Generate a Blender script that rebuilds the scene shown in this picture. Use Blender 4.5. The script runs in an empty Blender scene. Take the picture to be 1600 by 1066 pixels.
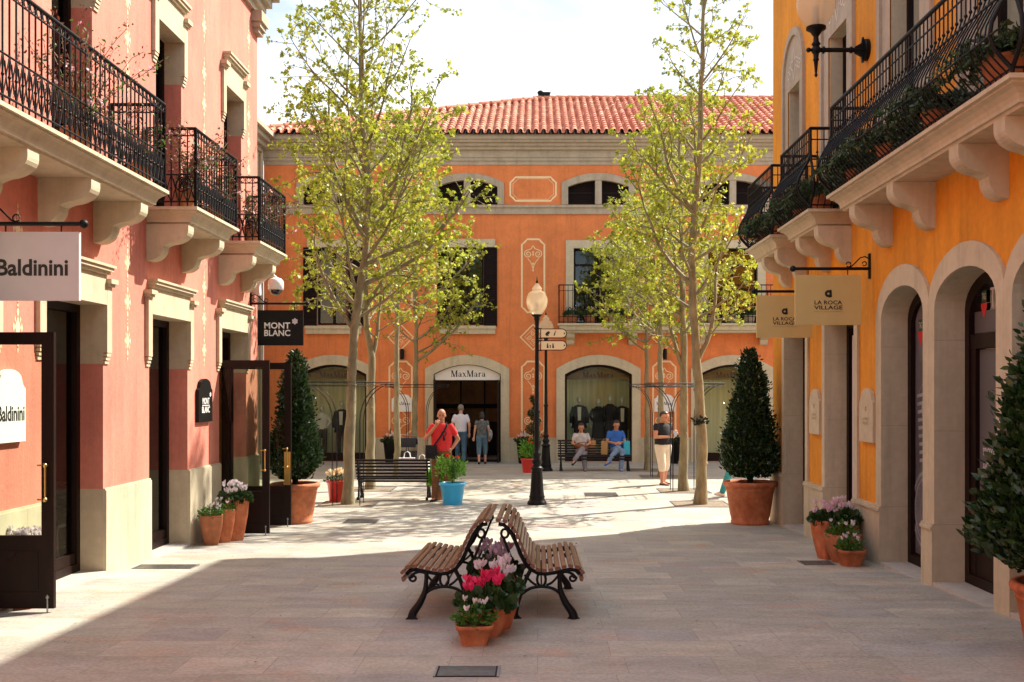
import bpy, bmesh, math, random
import numpy as np
from math import sin, cos, pi, radians, sqrt, atan2
from mathutils import Vector, Matrix, Euler, Quaternion
random.seed(7)
R = random.Random(11)
scene = bpy.context.scene
COL = scene.collection

# ------------------------------------------------------------------ camera
F_PX, VX, VY, CAMH = 1650.0, 840.0, 611.0, 1.95
cam_d = bpy.data.cameras.new('camera'); cam = bpy.data.objects.new('camera', cam_d); COL.objects.link(cam)
cam.location = (0, 0, CAMH); cam.rotation_euler = (radians(90), 0, 0)
cam_d.sensor_width = 36; cam_d.lens = 36*F_PX/1600
cam_d.shift_x = -(VX-800)/1600; cam_d.shift_y = (VY-533)/1600
cam_d.clip_start = 0.05; cam_d.clip_end = 2000
scene.camera = cam

# ------------------------------------------------------------------ sky and sun
SUN = Vector((0.80, 0.60, 0)).normalized()*cos(radians(46)); SUN.z = sin(radians(46))
world = bpy.data.worlds.new('World'); scene.world = world; world.use_nodes = True
nt = world.node_tree; nt.nodes.clear()
wo = nt.nodes.new('ShaderNodeOutputWorld'); bg = nt.nodes.new('ShaderNodeBackground')
sky = nt.nodes.new('ShaderNodeTexSky'); sky.sky_type = 'NISHITA'; sky.sun_disc = False
sky.sun_elevation = radians(46); sky.sun_rotation = atan2(SUN.x, SUN.y)
sky.air_density = 1.0; sky.dust_density = 2.5; sky.ozone_density = 1.0
tc = nt.nodes.new('ShaderNodeTexCoord'); mp = nt.nodes.new('ShaderNodeMapping'); mp.inputs['Scale'].default_value = (1.3, 1.3, 3.2)
nz = nt.nodes.new('ShaderNodeTexNoise'); nz.inputs['Scale'].default_value = 1.6; nz.inputs['Detail'].default_value = 7; nz.inputs['Roughness'].default_value = .55
cr = nt.nodes.new('ShaderNodeValToRGB'); cr.color_ramp.elements[0].position = .38; cr.color_ramp.elements[1].position = .62
mx = nt.nodes.new('ShaderNodeMix'); mx.data_type = 'RGBA'
SKYCLOUD = (7.9, 8.3, 8.9, 1)
mx.inputs['B'].default_value = SKYCLOUD
L = nt.links.new
L(tc.outputs['Generated'], mp.inputs['Vector']); L(mp.outputs[0], nz.inputs['Vector']); L(nz.outputs['Fac'], cr.inputs[0])
L(cr.outputs[0], mx.inputs['Factor']); L(sky.outputs[0], mx.inputs['A']); L(mx.outputs['Result'], bg.inputs['Color']); L(bg.outputs[0], wo.inputs[0])
bg.inputs['Strength'].default_value = 0.095
sd = bpy.data.lights.new('sun', 'SUN'); sd.energy = 5.0; sd.angle = radians(.6); sd.color = (1, .92, .79)
sun = bpy.data.objects.new('sun', sd); COL.objects.link(sun)
sun.rotation_euler = (-SUN).to_track_quat('-Z', 'Y').to_euler()
scene.view_settings.view_transform = 'Standard'; scene.view_settings.look = 'None'
scene.view_settings.exposure = 1.12; scene.view_settings.gamma = 1
scene.cycles.max_bounces = 8; scene.cycles.transparent_max_bounces = 12; scene.cycles.diffuse_bounces = 5
scene.cycles.caustics_reflective = False; scene.cycles.caustics_refractive = False

# ------------------------------------------------------------------ helpers
def g(Y):
    if Y < 8: return .10
    if Y < 17.2: return .10-.036*(Y-8)
    return .10-.036*9.2
def X_at(px, Y): return (px-VX)*Y/F_PX
def Z_at(py, Y): return CAMH-(py-VY)*Y/F_PX

class MB:
    def __init__(s): s.v = []; s.f = []; s.m = []; s.sm = []
    def add(s, vs, fs, m=0, smooth=False):
        o = len(s.v); s.v.extend([tuple(p) for p in vs])
        for f in fs: s.f.append(tuple(o+i for i in f)); s.m.append(m); s.sm.append(smooth)
    def poly(s, pts, m=0): s.add(pts, [tuple(range(len(pts)))], m)
    def box(s, c, d, m=0, rz=0, top=1, bev=0):
        x, y, z = d[0]/2, d[1]/2, d[2]/2; c = Vector(c); ca, sa = cos(rz), sin(rz)
        pts = []
        for sz in (-1, 1):
            k = top if sz > 0 else 1
            for sx, sy in ((-1,-1),(1,-1),(1,1),(-1,1)):
                a, b = sx*x*k, sy*y*k
                pts.append((c.x+a*ca-b*sa, c.y+a*sa+b*ca, c.z+sz*z))
        s.add(pts, [(3,2,1,0),(4,5,6,7),(0,1,5,4),(1,2,6,5),(2,3,7,6),(3,0,4,7)], m)
    def fbox(s, fr, u0, u1, z0, z1, d0, d1, m=0):
        pts = [fr.p(u, z, d) for d in (d0, d1) for u, z in ((u0,z0),(u1,z0),(u1,z1),(u0,z1))]
        s.add(pts, [(3,2,1,0),(4,5,6,7),(0,1,5,4),(1,2,6,5),(2,3,7,6),(3,0,4,7)], m)
    def prism(s, pts, ext, m=0, smooth=False):
        """closed polygon (list of Vectors) extruded by vector ext"""
        n = len(pts); e = Vector(ext); a = [Vector(p) for p in pts]; b = [p+e for p in a]
        s.add(a+b, [tuple(range(n))[::-1], tuple(range(n, 2*n))], m)
        s.add(a+b, [(i, (i+1) % n, n+(i+1) % n, n+i) for i in range(n)], m, smooth)
    def tube(s, pts, r, n=6, m=0, cap=True, flat=1.0, smooth=True):
        P = [Vector(p) for p in pts]; k = len(P)
        if k < 2: return
        rr = r if isinstance(r, (list, tuple)) else [r]*k
        T = [((P[min(i+1, k-1)]-P[max(i-1, 0)]).normalized()) for i in range(k)]
        up = Vector((0, 0, 1)) if abs(T[0].z) < .9 else Vector((1, 0, 0))
        N = (up - T[0]*up.dot(T[0])).normalized(); V = []
        for i in range(k):
            N = (N - T[i]*N.dot(T[i]))
            N = N.normalized() if N.length > 1e-6 else T[i].orthogonal().normalized()
            B = T[i].cross(N)
            for j in range(n):
                a = 2*pi*j/n; V.append(P[i]+(N*cos(a)*flat+B*sin(a))*rr[i])
        fs = [(i*n+j, i*n+(j+1) % n, (i+1)*n+(j+1) % n, (i+1)*n+j) for i in range(k-1) for j in range(n)]
        s.add(V, fs, m, smooth)
        if cap: s.add(V[:n], [tuple(range(n))[::-1]], m); s.add(V[-n:], [tuple(range(n))], m)
    def lathe(s, c, prof, n=20, m=0, sq=0, rz=0, smooth=True):
        """prof: [(r,z)...]; sq=1 gives square section"""
        c = Vector(c); V = []
        for r, z in prof:
            for j in range(n):
                a = 2*pi*j/n+rz
                if sq:
                    b = (2*pi*j/n+pi/4) % (pi/2)-pi/4; q = min(r/cos(b), r*1.30); V.append(c+Vector((q*cos(a), q*sin(a), z)))
                else: V.append(c+Vector((r*cos(a), r*sin(a), z)))
        k = len(prof)
        fs = [(i*n+j, i*n+(j+1) % n, (i+1)*n+(j+1) % n, (i+1)*n+j) for i in range(k-1) for j in range(n)]
        s.add(V, fs, m, smooth)
        s.add(V[:n], [tuple(range(n))[::-1]], m); s.add(V[-n:], [tuple(range(n))], m)
    def sphere(s, c, r, nu=14, nv=9, m=0, sc=(1,1,1), rot=None):
        c = Vector(c); V = []
        for i in range(nv+1):
            t = pi*i/nv
            for j in range(nu):
                a = 2*pi*j/nu
                p = Vector((sc[0]*r*sin(t)*cos(a), sc[1]*r*sin(t)*sin(a), sc[2]*r*cos(t)))
                if rot: p = rot @ p
                V.append(c+p)
        s.add(V, [(i*nu+j, (i+1)*nu+j, (i+1)*nu+(j+1) % nu, i*nu+(j+1) % nu) for i in range(nv) for j in range(nu)], m, True)
    def build(s, name, mats, parent=None):
        me = bpy.data.meshes.new(name)
        o3 = worg(parent) if parent else Vector((0, 0, 0))
        V = np.array(s.v, dtype=float).reshape(-1, 3)-np.array(o3)
        me.from_pydata(V.tolist(), [], s.f)
        if not isinstance(mats, (list, tuple)): mats = [mats]
        for m in mats: me.materials.append(m)
        me.polygons.foreach_set('material_index', s.m); me.polygons.foreach_set('use_smooth', s.sm)
        me.update()
        o = bpy.data.objects.new(name, me); COL.objects.link(o)
        if parent: o.parent = parent
        return o
def worg(o):
    v = Vector((0, 0, 0))
    while o: v += o.location; o = o.parent
    return v
def tag(o, label=None, cat=None, group=None, kind=None):
    if label: o['label'] = label
    if cat: o['category'] = cat
    if group: o['group'] = group
    if kind: o['kind'] = kind
    return o
def thing(name, label, cat, loc=(0, 0, 0), group=None, rz=0):
    o = bpy.data.objects.new(name, None); o.empty_display_size = .1; COL.objects.link(o); o.location = loc
    o.rotation_euler = (0, 0, rz)
    return tag(o, label, cat, group)
def dup(o, loc=None, label=None, rz=None, parent=None, scale=None):
    c = o.copy(); COL.objects.link(c)
    if parent: c.parent = parent
    if loc is not None: c.location = loc
    if rz is not None: c.rotation_euler = (0, 0, rz)
    if scale is not None: c.scale = (scale,)*3
    if label: c['label'] = label
    for ch in list(o.children): dup(ch, parent=c)
    return c
class Frame:
    def __init__(s, o, u, n): s.o = Vector(o); s.u = Vector(u); s.n = Vector(n)
    def p(s, u, z, d=0): return s.o+s.u*u+s.n*d+Vector((0, 0, z))
FL = Frame((-4.654, 0, 0), (0, 1, 0), (1, 0, 0))
FR = Frame((3.97, 0, 0), (0, 1, 0), (-1, 0, 0))
FB = Frame((0, 32.4, 0), (1, 0, 0), (0, -1, 0))
FS = Frame((-8.4, 0, 0), (0, 1, 0), (1, 0, 0))

# ------------------------------------------------------------------ materials
def mat(name, col, rough=.6, var=.12, scale=6, bump=0, bscale=60, metal=0, streak=0, island=0, spec=None, col2=None, var2=0, s2=.7, stretch=None, coat=0):
    m = bpy.data.materials.new(name); m.use_nodes = True; t = m.node_tree; b = t.nodes['Principled BSDF']
    b.inputs['Roughness'].default_value = rough; b.inputs['Metallic'].default_value = metal
    if spec is not None: b.inputs['Specular IOR Level'].default_value = spec
    if coat: b.inputs['Coat Weight'].default_value = coat; b.inputs['Coat Roughness'].default_value = .15
    c = Vector(col[:3]); N = t.nodes.new; K = t.links.new
    co = N('ShaderNodeTexCoord'); mpn = N('ShaderNodeMapping'); K(co.outputs['Object'], mpn.inputs[0])
    if stretch: mpn.inputs['Scale'].default_value = stretch
    nz = N('ShaderNodeTexNoise'); nz.inputs['Scale'].default_value = scale; nz.inputs['Detail'].default_value = 5; nz.inputs['Roughness'].default_value = .6
    K(mpn.outputs[0], nz.inputs['Vector'])
    mx = N('ShaderNodeMix'); mx.data_type = 'RGBA'
    c2 = Vector(col2) if col2 else c*(1+var)
    c1 = c if col2 else c*(1-var)
    mx.inputs['A'].default_value = (*c1, 1); mx.inputs['B'].default_value = (*c2, 1)
    mr = N('ShaderNodeMapRange'); mr.inputs['From Min'].default_value = .3; mr.inputs['From Max'].default_value = .7
    K(nz.outputs['Fac'], mr.inputs['Value']); K(mr.outputs[0], mx.inputs['Factor'])
    out = mx.outputs['Result']
    if var2:
        n2 = N('ShaderNodeTexNoise'); n2.inputs['Scale'].default_value = s2; n2.inputs['Detail'].default_value = 3; K(mpn.outputs[0], n2.inputs['Vector'])
        hs = N('ShaderNodeHueSaturation'); m2 = N('ShaderNodeMapRange'); m2.inputs['From Min'].default_value = .3; m2.inputs['From Max'].default_value = .7
        m2.inputs['To Min'].default_value = 1-var2; m2.inputs['To Max'].default_value = 1+var2
        K(n2.outputs['Fac'], m2.inputs['Value']); K(m2.outputs[0], hs.inputs['Value']); K(out, hs.inputs['Color']); out = hs.outputs[0]
    if streak:      # rain streaks and blotchy dirt, a pattern of its own
        ms_ = N('ShaderNodeMapping'); ms_.inputs['Scale'].default_value = (5, 5, .35); K(co.outputs['Object'], ms_.inputs[0])
        n5 = N('ShaderNodeTexNoise'); n5.inputs['Scale'].default_value = 1.3; n5.inputs['Detail'].default_value = 6; n5.inputs['Roughness'].default_value = .65; K(ms_.outputs[0], n5.inputs['Vector'])
        r5 = N('ShaderNodeMapRange'); r5.inputs['From Min'].default_value = .50; r5.inputs['From Max'].default_value = .74; r5.inputs['To Min'].default_value = 1; r5.inputs['To Max'].default_value = 1-streak; K(n5.outputs['Fac'], r5.inputs['Value'])
        n6 = N('ShaderNodeTexNoise'); n6.inputs['Scale'].default_value = 14; n6.inputs['Detail'].default_value = 6; K(co.outputs['Object'], n6.inputs['Vector'])
        r6 = N('ShaderNodeMapRange'); r6.inputs['From Min'].default_value = .3; r6.inputs['From Max'].default_value = .7; r6.inputs['To Min'].default_value = 1-streak*.3; r6.inputs['To Max'].default_value = 1+streak*.3; K(n6.outputs['Fac'], r6.inputs['Value'])
        mm = N('ShaderNodeMath'); mm.operation = 'MULTIPLY'; K(r5.outputs[0], mm.inputs[0]); K(r6.outputs[0], mm.inputs[1])
        h5 = N('ShaderNodeHueSaturation'); K(mm.outputs[0], h5.inputs['Value']); K(out, h5.inputs['Color']); out = h5.outputs[0]
    if island:
        ge = N('ShaderNodeNewGeometry'); hs = N('ShaderNodeHueSaturation'); m3 = N('ShaderNodeMapRange')
        m3.inputs['To Min'].default_value = 1-island; m3.inputs['To Max'].default_value = 1+island
        K(ge.outputs['Random Per Island'], m3.inputs['Value']); K(m3.outputs[0], hs.inputs['Value'])
        m4 = N('ShaderNodeMapRange'); m4.inputs['To Min'].default_value = .5-.03*island*2; m4.inputs['To Max'].default_value = .5+.03*island*2
        K(ge.outputs['Random Per Island'], m4.inputs['Value']); K(m4.outputs[0], hs.inputs['Hue'])
        K(out, hs.inputs['Color']); out = hs.outputs[0]
    K(out, b.inputs['Base Color'])
    if bump:
        nb = N('ShaderNodeTexNoise'); nb.inputs['Scale'].default_value = bscale; nb.inputs['Detail'].default_value = 4; K(mpn.outputs[0], nb.inputs['Vector'])
        bp = N('ShaderNodeBump'); bp.inputs['Strength'].default_value = bump; bp.inputs['Distance'].default_value = .01
        K(nb.outputs['Fac'], bp.inputs['Height']); K(bp.outputs[0], b.inputs['Normal'])
    return m
def leafmat(name, c1, c2, trans=.45, rough=.45):
    m = bpy.data.materials.new(name); m.use_nodes = True; t = m.node_tree; b = t.nodes['Principled BSDF']; N = t.nodes.new; K = t.links.new
    ge = N('ShaderNodeNewGeometry'); mx = N('ShaderNodeMix'); mx.data_type = 'RGBA'
    mx.inputs['A'].default_value = (*c1, 1); mx.inputs['B'].default_value = (*c2, 1); K(ge.outputs['Random Per Island'], mx.inputs['Factor'])
    K(mx.outputs['Result'], b.inputs['Base Color']); b.inputs['Roughness'].default_value = rough
    tr = N('ShaderNodeBsdfTranslucent'); K(mx.outputs['Result'], tr.inputs['Color'])
    ms = N('ShaderNodeMixShader'); ms.inputs[0].default_value = trans
    K(b.outputs[0], ms.inputs[1]); K(tr.outputs[0], ms.inputs[2]); K(ms.outputs[0], t.nodes['Material Output'].inputs['Surface'])
    return m
def glassmat(name, tint=(.75, .8, .78), refl=.12, rough=.02, ior=1.5):
    m = bpy.data.materials.new(name); m.use_nodes = True; t = m.node_tree; N = t.nodes.new; K = t.links.new
    t.nodes.remove(t.nodes['Principled BSDF'])
    tr = N('ShaderNodeBsdfTransparent'); tr.inputs['Color'].default_value = (*tint, 1)
    gl = N('ShaderNodeBsdfGlossy'); gl.inputs['Roughness'].default_value = rough; gl.inputs['Color'].default_value = (.9, .95, .95, 1)
    lw = N('ShaderNodeFresnel'); lw.inputs['IOR'].default_value = ior
    ad = N('ShaderNodeMath'); ad.operation = 'ADD'; ad.inputs[1].default_value = refl; K(lw.outputs[0], ad.inputs[0])
    ms = N('ShaderNodeMixShader'); K(ad.outputs[0], ms.inputs[0]); K(tr.outputs[0], ms.inputs[1]); K(gl.outputs[0], ms.inputs[2])
    K(ms.outputs[0], t.nodes['Material Output'].inputs['Surface']); return m

M = {}
M['pink'] = mat('pink_stucco', (.60, .205, .145), .85, .12, 3.2, .5, 70, var2=.13, stretch=(1, 1, .45), streak=0.22)
M['orange'] = mat('orange_stucco', (.68, .205, .062), .85, .09, 3.0, .4, 70, var2=.10, s2=1.1, streak=0.18)
M['yellow'] = mat('yellow_stucco', (.70, .275, .012), .85, .12, 3.2, .45, 70, var2=.12, stretch=(1, 1, .35), streak=0.22)
M['pale'] = mat('pale_stucco', (.62, .50, .36), .85, .08, 2, streak=0.2)
M['stone'] = mat('cast_stone', (.53, .44, .30), .8, .09, 3.0, .2, 90, var2=.05, streak=0.2)
M['stoneb'] = mat('plinth_stone', (.51, .45, .315), .8, .10, 2.5, .2, 90, var2=.07, stretch=(1, 1, .5), streak=0.2)
M['stoneg'] = mat('grey_stone', (.40, .335, .25), .8, .10, 3.0, .2, 90, var2=.06, streak=0.22)
M['stoner'] = mat('sand_stone', (.54, .47, .325), .8, .08, 3.0, .2, 90, var2=.05, streak=0.2)
M['cream'] = mat('cream_paint', (.82, .62, .36), .8, .12, 30)
M['relief'] = mat('plaster_relief', (.66, .58, .48), .8, .08, 20)
M['iron'] = mat('wrought_iron', (.006, .006, .007), .5, .2, 20, spec=.22)
M['black'] = mat('black_paint', (.004, .004, .0045), .45, .2, 20, spec=.2)
M['wood_d'] = mat('dark_wood_paint', (.012, .004, .0025), .5, .3, 14, spec=.18, stretch=(1, 1, .15))
M['shutter'] = mat('shutter_wood', (.012, .006, .005), .7, .3, 14, spec=.15)
M['slat'] = mat('bench_slat_wood', (.17, .062, .026), .42, .28, 10, .3, 50, stretch=(6, .6, 6), island=.25, coat=.3)
M['slat_b'] = mat('black_bench_slat', (.010, .005, .004), .45, .3, 10, spec=.3)
M['glass'] = glassmat('shop_glass', (.88, .92, .86), .0, ior=1.22)
M['glass_d'] = glassmat('door_glass', (.55, .60, .58), .03)
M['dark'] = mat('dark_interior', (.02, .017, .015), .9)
M['room'] = mat('shop_interior', (.50, .27, .11), .8, .3, 3)
M['curtain'] = mat('display_curtain', (.78, .82, .55), .9, .2, 2.5, stretch=(6, 1, .2))
M['terra'] = mat('terracotta', (.46, .115, .035), .8, .14, 7, .4, 60, var2=.18, s2=4, col2=(.56, .20, .09), streak=0.25)
M['terra2'] = mat('weathered_terracotta', (.42, .15, .065), .85, .2, 9, .35, 80, var2=.12, streak=0.3)
M['soil'] = mat('potting_soil', (.03, .02, .013), .95, .4, 40, .6, 60)
M['white'] = mat('white_paint', (.80, .79, .76), .5, .03, 5)
M['brass'] = mat('brass', (.65, .42, .14), .3, .1, 10, metal=1)
M['steel'] = mat('worn_steel', (.30, .30, .29), .4, .2, 20, metal=.8)
M['signcream'] = mat('cream_sign_board', (.60, .475, .19), .6, .05, 3)
M['signgrey'] = mat('white_sign_board', (.60, .56, .56), .5, .04, 3)
M['ink'] = mat('black_lettering', (.012, .011, .012), .5, .1, 5)
M['granite'] = mat('threshold_stone', (.46, .43, .38), .7, .12, 10, .2, 80)

def paving():
    m = bpy.data.materials.new('stone_paving'); m.use_nodes = True; t = m.node_tree; b = t.nodes['Principled BSDF']; N = t.nodes.new; K = t.links.new
    co = N('ShaderNodeTexCoord')
    br = N('ShaderNodeTexBrick'); br.offset = .43; br.offset_frequency = 2; br.squash = 1.5; br.squash_frequency = 2
    br.inputs['Scale'].default_value = 1; br.inputs['Mortar Size'].default_value = .0038; br.inputs['Mortar Smooth'].default_value = .3; br.inputs['Bias'].default_value = -.15
    br.inputs['Brick Width'].default_value = .60; br.inputs['Row Height'].default_value = .46
    br.inputs['Color1'].default_value = (0, 0, 0, 1); br.inputs['Color2'].default_value = (1, 1, 1, 1); br.inputs['Mortar'].default_value = (.5, .5, .5, 1)
    K(co.outputs['Object'], br.inputs['Vector'])
    ramp = N('ShaderNodeValToRGB'); K(br.outputs['Color'], ramp.inputs[0]); cr = ramp.color_ramp; cr.interpolation = 'LINEAR'
    cols = [(0, (.35, .338, .285)), (.18, (.415, .40, .335)), (.34, (.335, .325, .30)), (.5, (.39, .372, .315)), (.64, (.44, .415, .34)), (.76, (.325, .325, .31)), (.9, (.385, .355, .295)), (1, (.44, .335, .25))]
    cr.elements[0].position = 0; cr.elements[1].position = 1
    cr.elements[0].color = (*cols[0][1], 1); cr.elements[1].color = (*cols[-1][1], 1)
    for p, c in cols[1:-1]: e = cr.elements.new(p); e.color = (*c, 1)
    # streaky slate-like veining
    mp = N('ShaderNodeMapping'); mp.inputs['Scale'].default_value = (.75, 1.5, 1); K(co.outputs['Object'], mp.inputs[0])
    n1 = N('ShaderNodeTexNoise'); n1.inputs['Scale'].default_value = 2.3; n1.inputs['Detail'].default_value = 9; n1.inputs['Roughness'].default_value = .68; n1.inputs['Distortion'].default_value = .6
    K(mp.outputs[0], n1.inputs['Vector'])
    hs = N('ShaderNodeHueSaturation'); mr = N('ShaderNodeMapRange'); mr.inputs['From Min'].default_value = .32; mr.inputs['From Max'].default_value = .68; mr.inputs['To Min'].default_value = .80; mr.inputs['To Max'].default_value = 1.2
    K(n1.outputs['Fac'], mr.inputs['Value']); K(mr.outputs[0], hs.inputs['Value']); K(ramp.outputs[0], hs.inputs['Color'])
    # rusty patches
    n2 = N('ShaderNodeTexNoise'); n2.inputs['Scale'].default_value = 1.5; n2.inputs['Detail'].default_value = 6; n2.inputs['Distortion'].default_value = 1.2; K(mp.outputs[0], n2.inputs['Vector'])
    r2 = N('ShaderNodeMapRange'); r2.inputs['From Min'].default_value = .56; r2.inputs['From Max'].default_value = .70; r2.inputs['To Max'].default_value = .38; K(n2.outputs['Fac'], r2.inputs['Value'])
    mx = N('ShaderNodeMix'); mx.data_type = 'RGBA'; mx.inputs['B'].default_value = (.50, .25, .14, 1)
    K(r2.outputs[0], mx.inputs['Factor']); K(hs.outputs[0], mx.inputs['A'])
    # fine grain
    n3 = N('ShaderNodeTexNoise'); n3.inputs['Scale'].default_value = 38; n3.inputs['Detail'].default_value = 5; K(co.outputs['Object'], n3.inputs['Vector'])
    h3 = N('ShaderNodeHueSaturation'); m3 = N('ShaderNodeMapRange'); m3.inputs['From Min'].default_value = .3; m3.inputs['From Max'].default_value = .7; m3.inputs['To Min'].default_value = .82; m3.inputs['To Max'].default_value = 1.16
    K(n3.outputs['Fac'], m3.inputs['Value']); K(m3.outputs[0], h3.inputs['Value']); K(mx.outputs['Result'], h3.inputs['Color'])
    jm = N('ShaderNodeMix'); jm.data_type = 'RGBA'; jm.inputs['B'].default_value = (.20, .165, .13, 1)
    jf = N('ShaderNodeMath'); jf.operation = 'MULTIPLY'; jf.inputs[1].default_value = .5; K(br.outputs['Fac'], jf.inputs[0]); K(jf.outputs[0], jm.inputs['Factor'])
    K(h3.outputs[0], jm.inputs['A']); K(jm.outputs['Result'], b.inputs['Base Color'])
    b.inputs['Roughness'].default_value = .62; b.inputs['Specular IOR Level'].default_value = .35
    rm = N('ShaderNodeMapRange'); rm.inputs['To Min'].default_value = .45; rm.inputs['To Max'].default_value = .75; K(n1.outputs['Fac'], rm.inputs['Value']); K(rm.outputs[0], b.inputs['Roughness'])
    bp = N('ShaderNodeBump'); bp.inputs['Strength'].default_value = .35; bp.inputs['Distance'].default_value = .01
    sm = N('ShaderNodeMath'); sm.operation = 'SUBTRACT'; K(n1.outputs['Fac'], sm.inputs[0]); K(br.outputs['Fac'], sm.inputs[1]); K(sm.outputs[0], bp.inputs['Height']); K(bp.outputs[0], b.inputs['Normal'])
    return m
M['paving'] = paving()

# ------------------------------------------------------------------ ground
mb = MB(); ys = [-300, -30, 8]+[8+i*.46 for i in range(1, 21)]+[60, 400]; xs = [-300, -20, 20, 300]
for i in range(len(ys)-1):
    for j in range(3):
        mb.poly([(xs[j], ys[i], g(ys[i])), (xs[j+1], ys[i], g(ys[i])), (xs[j+1], ys[i+1], g(ys[i+1])), (xs[j], ys[i+1], g(ys[i+1]))])
tag(mb.build('paved_ground', M['paving']), kind='structure')
# ------------------------------------------------------------------ building helpers
def top_of(o, u):
    if not o.get('rise'): return o['z1']
    hw = (o['u1']-o['u0'])/2; x = min(1, abs(u-(o['u0']+hw))/hw)
    return o['z1']+o['rise']*((1-x*x) if o.get('seg') else sqrt(max(0, 1-x*x)))
def upts(o, n=14):
    if not o.get('rise'): return [o['u0'], o['u1']]
    hw = (o['u1']-o['u0'])/2; c = o['u0']+hw
    return [c-hw*cos(pi*i/n) for i in range(n+1)]
def wall(mb, fr, u0, u1, z0, z1, ops, m=0):
    bk = {u0, u1}
    for o in ops:
        for u in upts(o): bk.add(round(u, 5))
    bk = sorted(b for b in bk if u0 <= b <= u1)
    for a, b in zip(bk[:-1], bk[1:]):
        if b-a < 1e-4: continue
        c = (a+b)/2; cov = sorted([o for o in ops if o['u0'] < c < o['u1']], key=lambda o: o['z0'])
        lo = (z0, z0)
        for o in cov+[None]:
            hi = (o['z0'], o['z0']) if o else (z1, z1)
            if hi[0]-lo[0] > 1e-4 or hi[1]-lo[1] > 1e-4:
                mb.poly([fr.p(a, lo[0]), fr.p(b, lo[1]), fr.p(b, hi[1]), fr.p(a, hi[0])], m)
            if o: lo = (top_of(o, a), top_of(o, b))
def reveal(mb, fr, o, zones):
    """zones: [(z_top, mat)...] for the jambs; soffit takes last"""
    d = -o['d']
    for u in (o['u0'], o['u1']):
        z = o['z0']
        for zt, m in zones:
            zt = min(zt, o['z1'])
            if zt > z: mb.poly([fr.p(u, z, 0), fr.p(u, z, d), fr.p(u, zt, d), fr.p(u, zt, 0)], m); z = zt
    us = upts(o)
    for a, b in zip(us[:-1], us[1:]):
        mb.poly([fr.p(a, top_of(o, a), 0), fr.p(b, top_of(o, b), 0), fr.p(b, top_of(o, b), d), fr.p(a, top_of(o, a), d)], zones[-1][1])
    mb.poly([fr.p(o['u0'], o['z0'], 0), fr.p(o['u1'], o['z0'], 0), fr.p(o['u1'], o['z0'], d), fr.p(o['u0'], o['z0'], d)], zones[0][1])
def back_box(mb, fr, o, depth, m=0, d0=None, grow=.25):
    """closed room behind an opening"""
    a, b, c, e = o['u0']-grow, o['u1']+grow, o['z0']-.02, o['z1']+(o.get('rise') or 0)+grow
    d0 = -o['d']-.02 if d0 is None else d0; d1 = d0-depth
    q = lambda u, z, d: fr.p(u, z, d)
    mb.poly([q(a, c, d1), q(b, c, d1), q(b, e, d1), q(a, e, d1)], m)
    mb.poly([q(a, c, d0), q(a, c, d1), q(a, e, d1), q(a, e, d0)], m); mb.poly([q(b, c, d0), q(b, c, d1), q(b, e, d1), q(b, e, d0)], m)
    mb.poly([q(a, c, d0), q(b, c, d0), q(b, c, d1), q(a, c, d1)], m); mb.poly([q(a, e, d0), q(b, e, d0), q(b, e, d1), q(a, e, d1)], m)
def ring(mb, fr, o, w, d0, d1, m=0, wtop=None, zb=None, clip=None, n=14):
    """surround of an opening following its arch; w side width, wtop width above"""
    us = upts(o, n); wt = w if wtop is None else wtop; c = (o['u0']+o['u1'])/2; hw = (o['u1']-o['u0'])/2
    inn = [(u, top_of(o, u)) for u in us]
    if o.get('rise'):
        out = []
        for u, z in inn:
            x = (u-c)/hw; uo = c+(hw+w)*x
            zo = (o['z1']+(wt if o.get('seg') else 0)*.55)+(o['rise']+wt*(.45 if o.get('seg') else 1))*((1-x*x) if o.get('seg') else sqrt(max(0, 1-x*x)))
            out.append((uo, zo))
    else: out = [(o['u0']-w, o['z1']+wt), (o['u1']+w, o['z1']+wt)]
    if clip: out = [(min(max(u, clip[0]), clip[1]), z) for u, z in out]
    zb = o['z0'] if zb is None else zb
    inn = [(o['u0'], zb)]+inn+[(o['u1'], zb)]; out = [(out[0][0], zb)]+out+[(out[-1][0], zb)]
    if not o.get('rise'): pass
    for i in range(len(inn)-1):
        a, b, c2, e = inn[i], inn[i+1], out[i+1], out[i]
        mb.poly([fr.p(*a, d1), fr.p(*b, d1), fr.p(*c2, d1), fr.p(*e, d1)], m)
        mb.poly([fr.p(*e, d0), fr.p(*c2, d0), fr.p(*c2, d1), fr.p(*e, d1)], m)
        mb.poly([fr.p(*a, d0), fr.p(*b, d0), fr.p(*b, d1), fr.p(*a, d1)], m)
def frame_ring(mb, fr, o, w, d0, d1, m=0):
    """frame INSIDE the opening"""
    us = upts(o); c = (o['u0']+o['u1'])/2; hw = (o['u1']-o['u0'])/2; k = (hw-w)/hw
    out = [(u, top_of(o, u)) for u in us]; inn = [(c+(u-c)*k, z-w) for u, z in out]
    out = [(o['u0'], o['z0'])]+out+[(o['u1'], o['z0'])]; inn = [(inn[0][0], o['z0']+w)]+inn+[(inn[-1][0], o['z0']+w)]
    n = len(out)
    for i in range(n):
        j = (i+1) % n; a, b, c2, e = inn[i], inn[j], out[j], out[i]
        mb.poly([fr.p(*a, d1), fr.p(*b, d1), fr.p(*c2, d1), fr.p(*e, d1)], m)
        mb.poly([fr.p(*a, d0), fr.p(*b, d0), fr.p(*b, d1), fr.p(*a, d1)], m)
def pane(mb, fr, o, d, m=0):
    us = upts(o); mb.poly([fr.p(o['u0'], o['z0'], d), fr.p(o['u1'], o['z0'], d)]+[fr.p(u, top_of(o, u), d) for u in us[::-1]], m)
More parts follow.
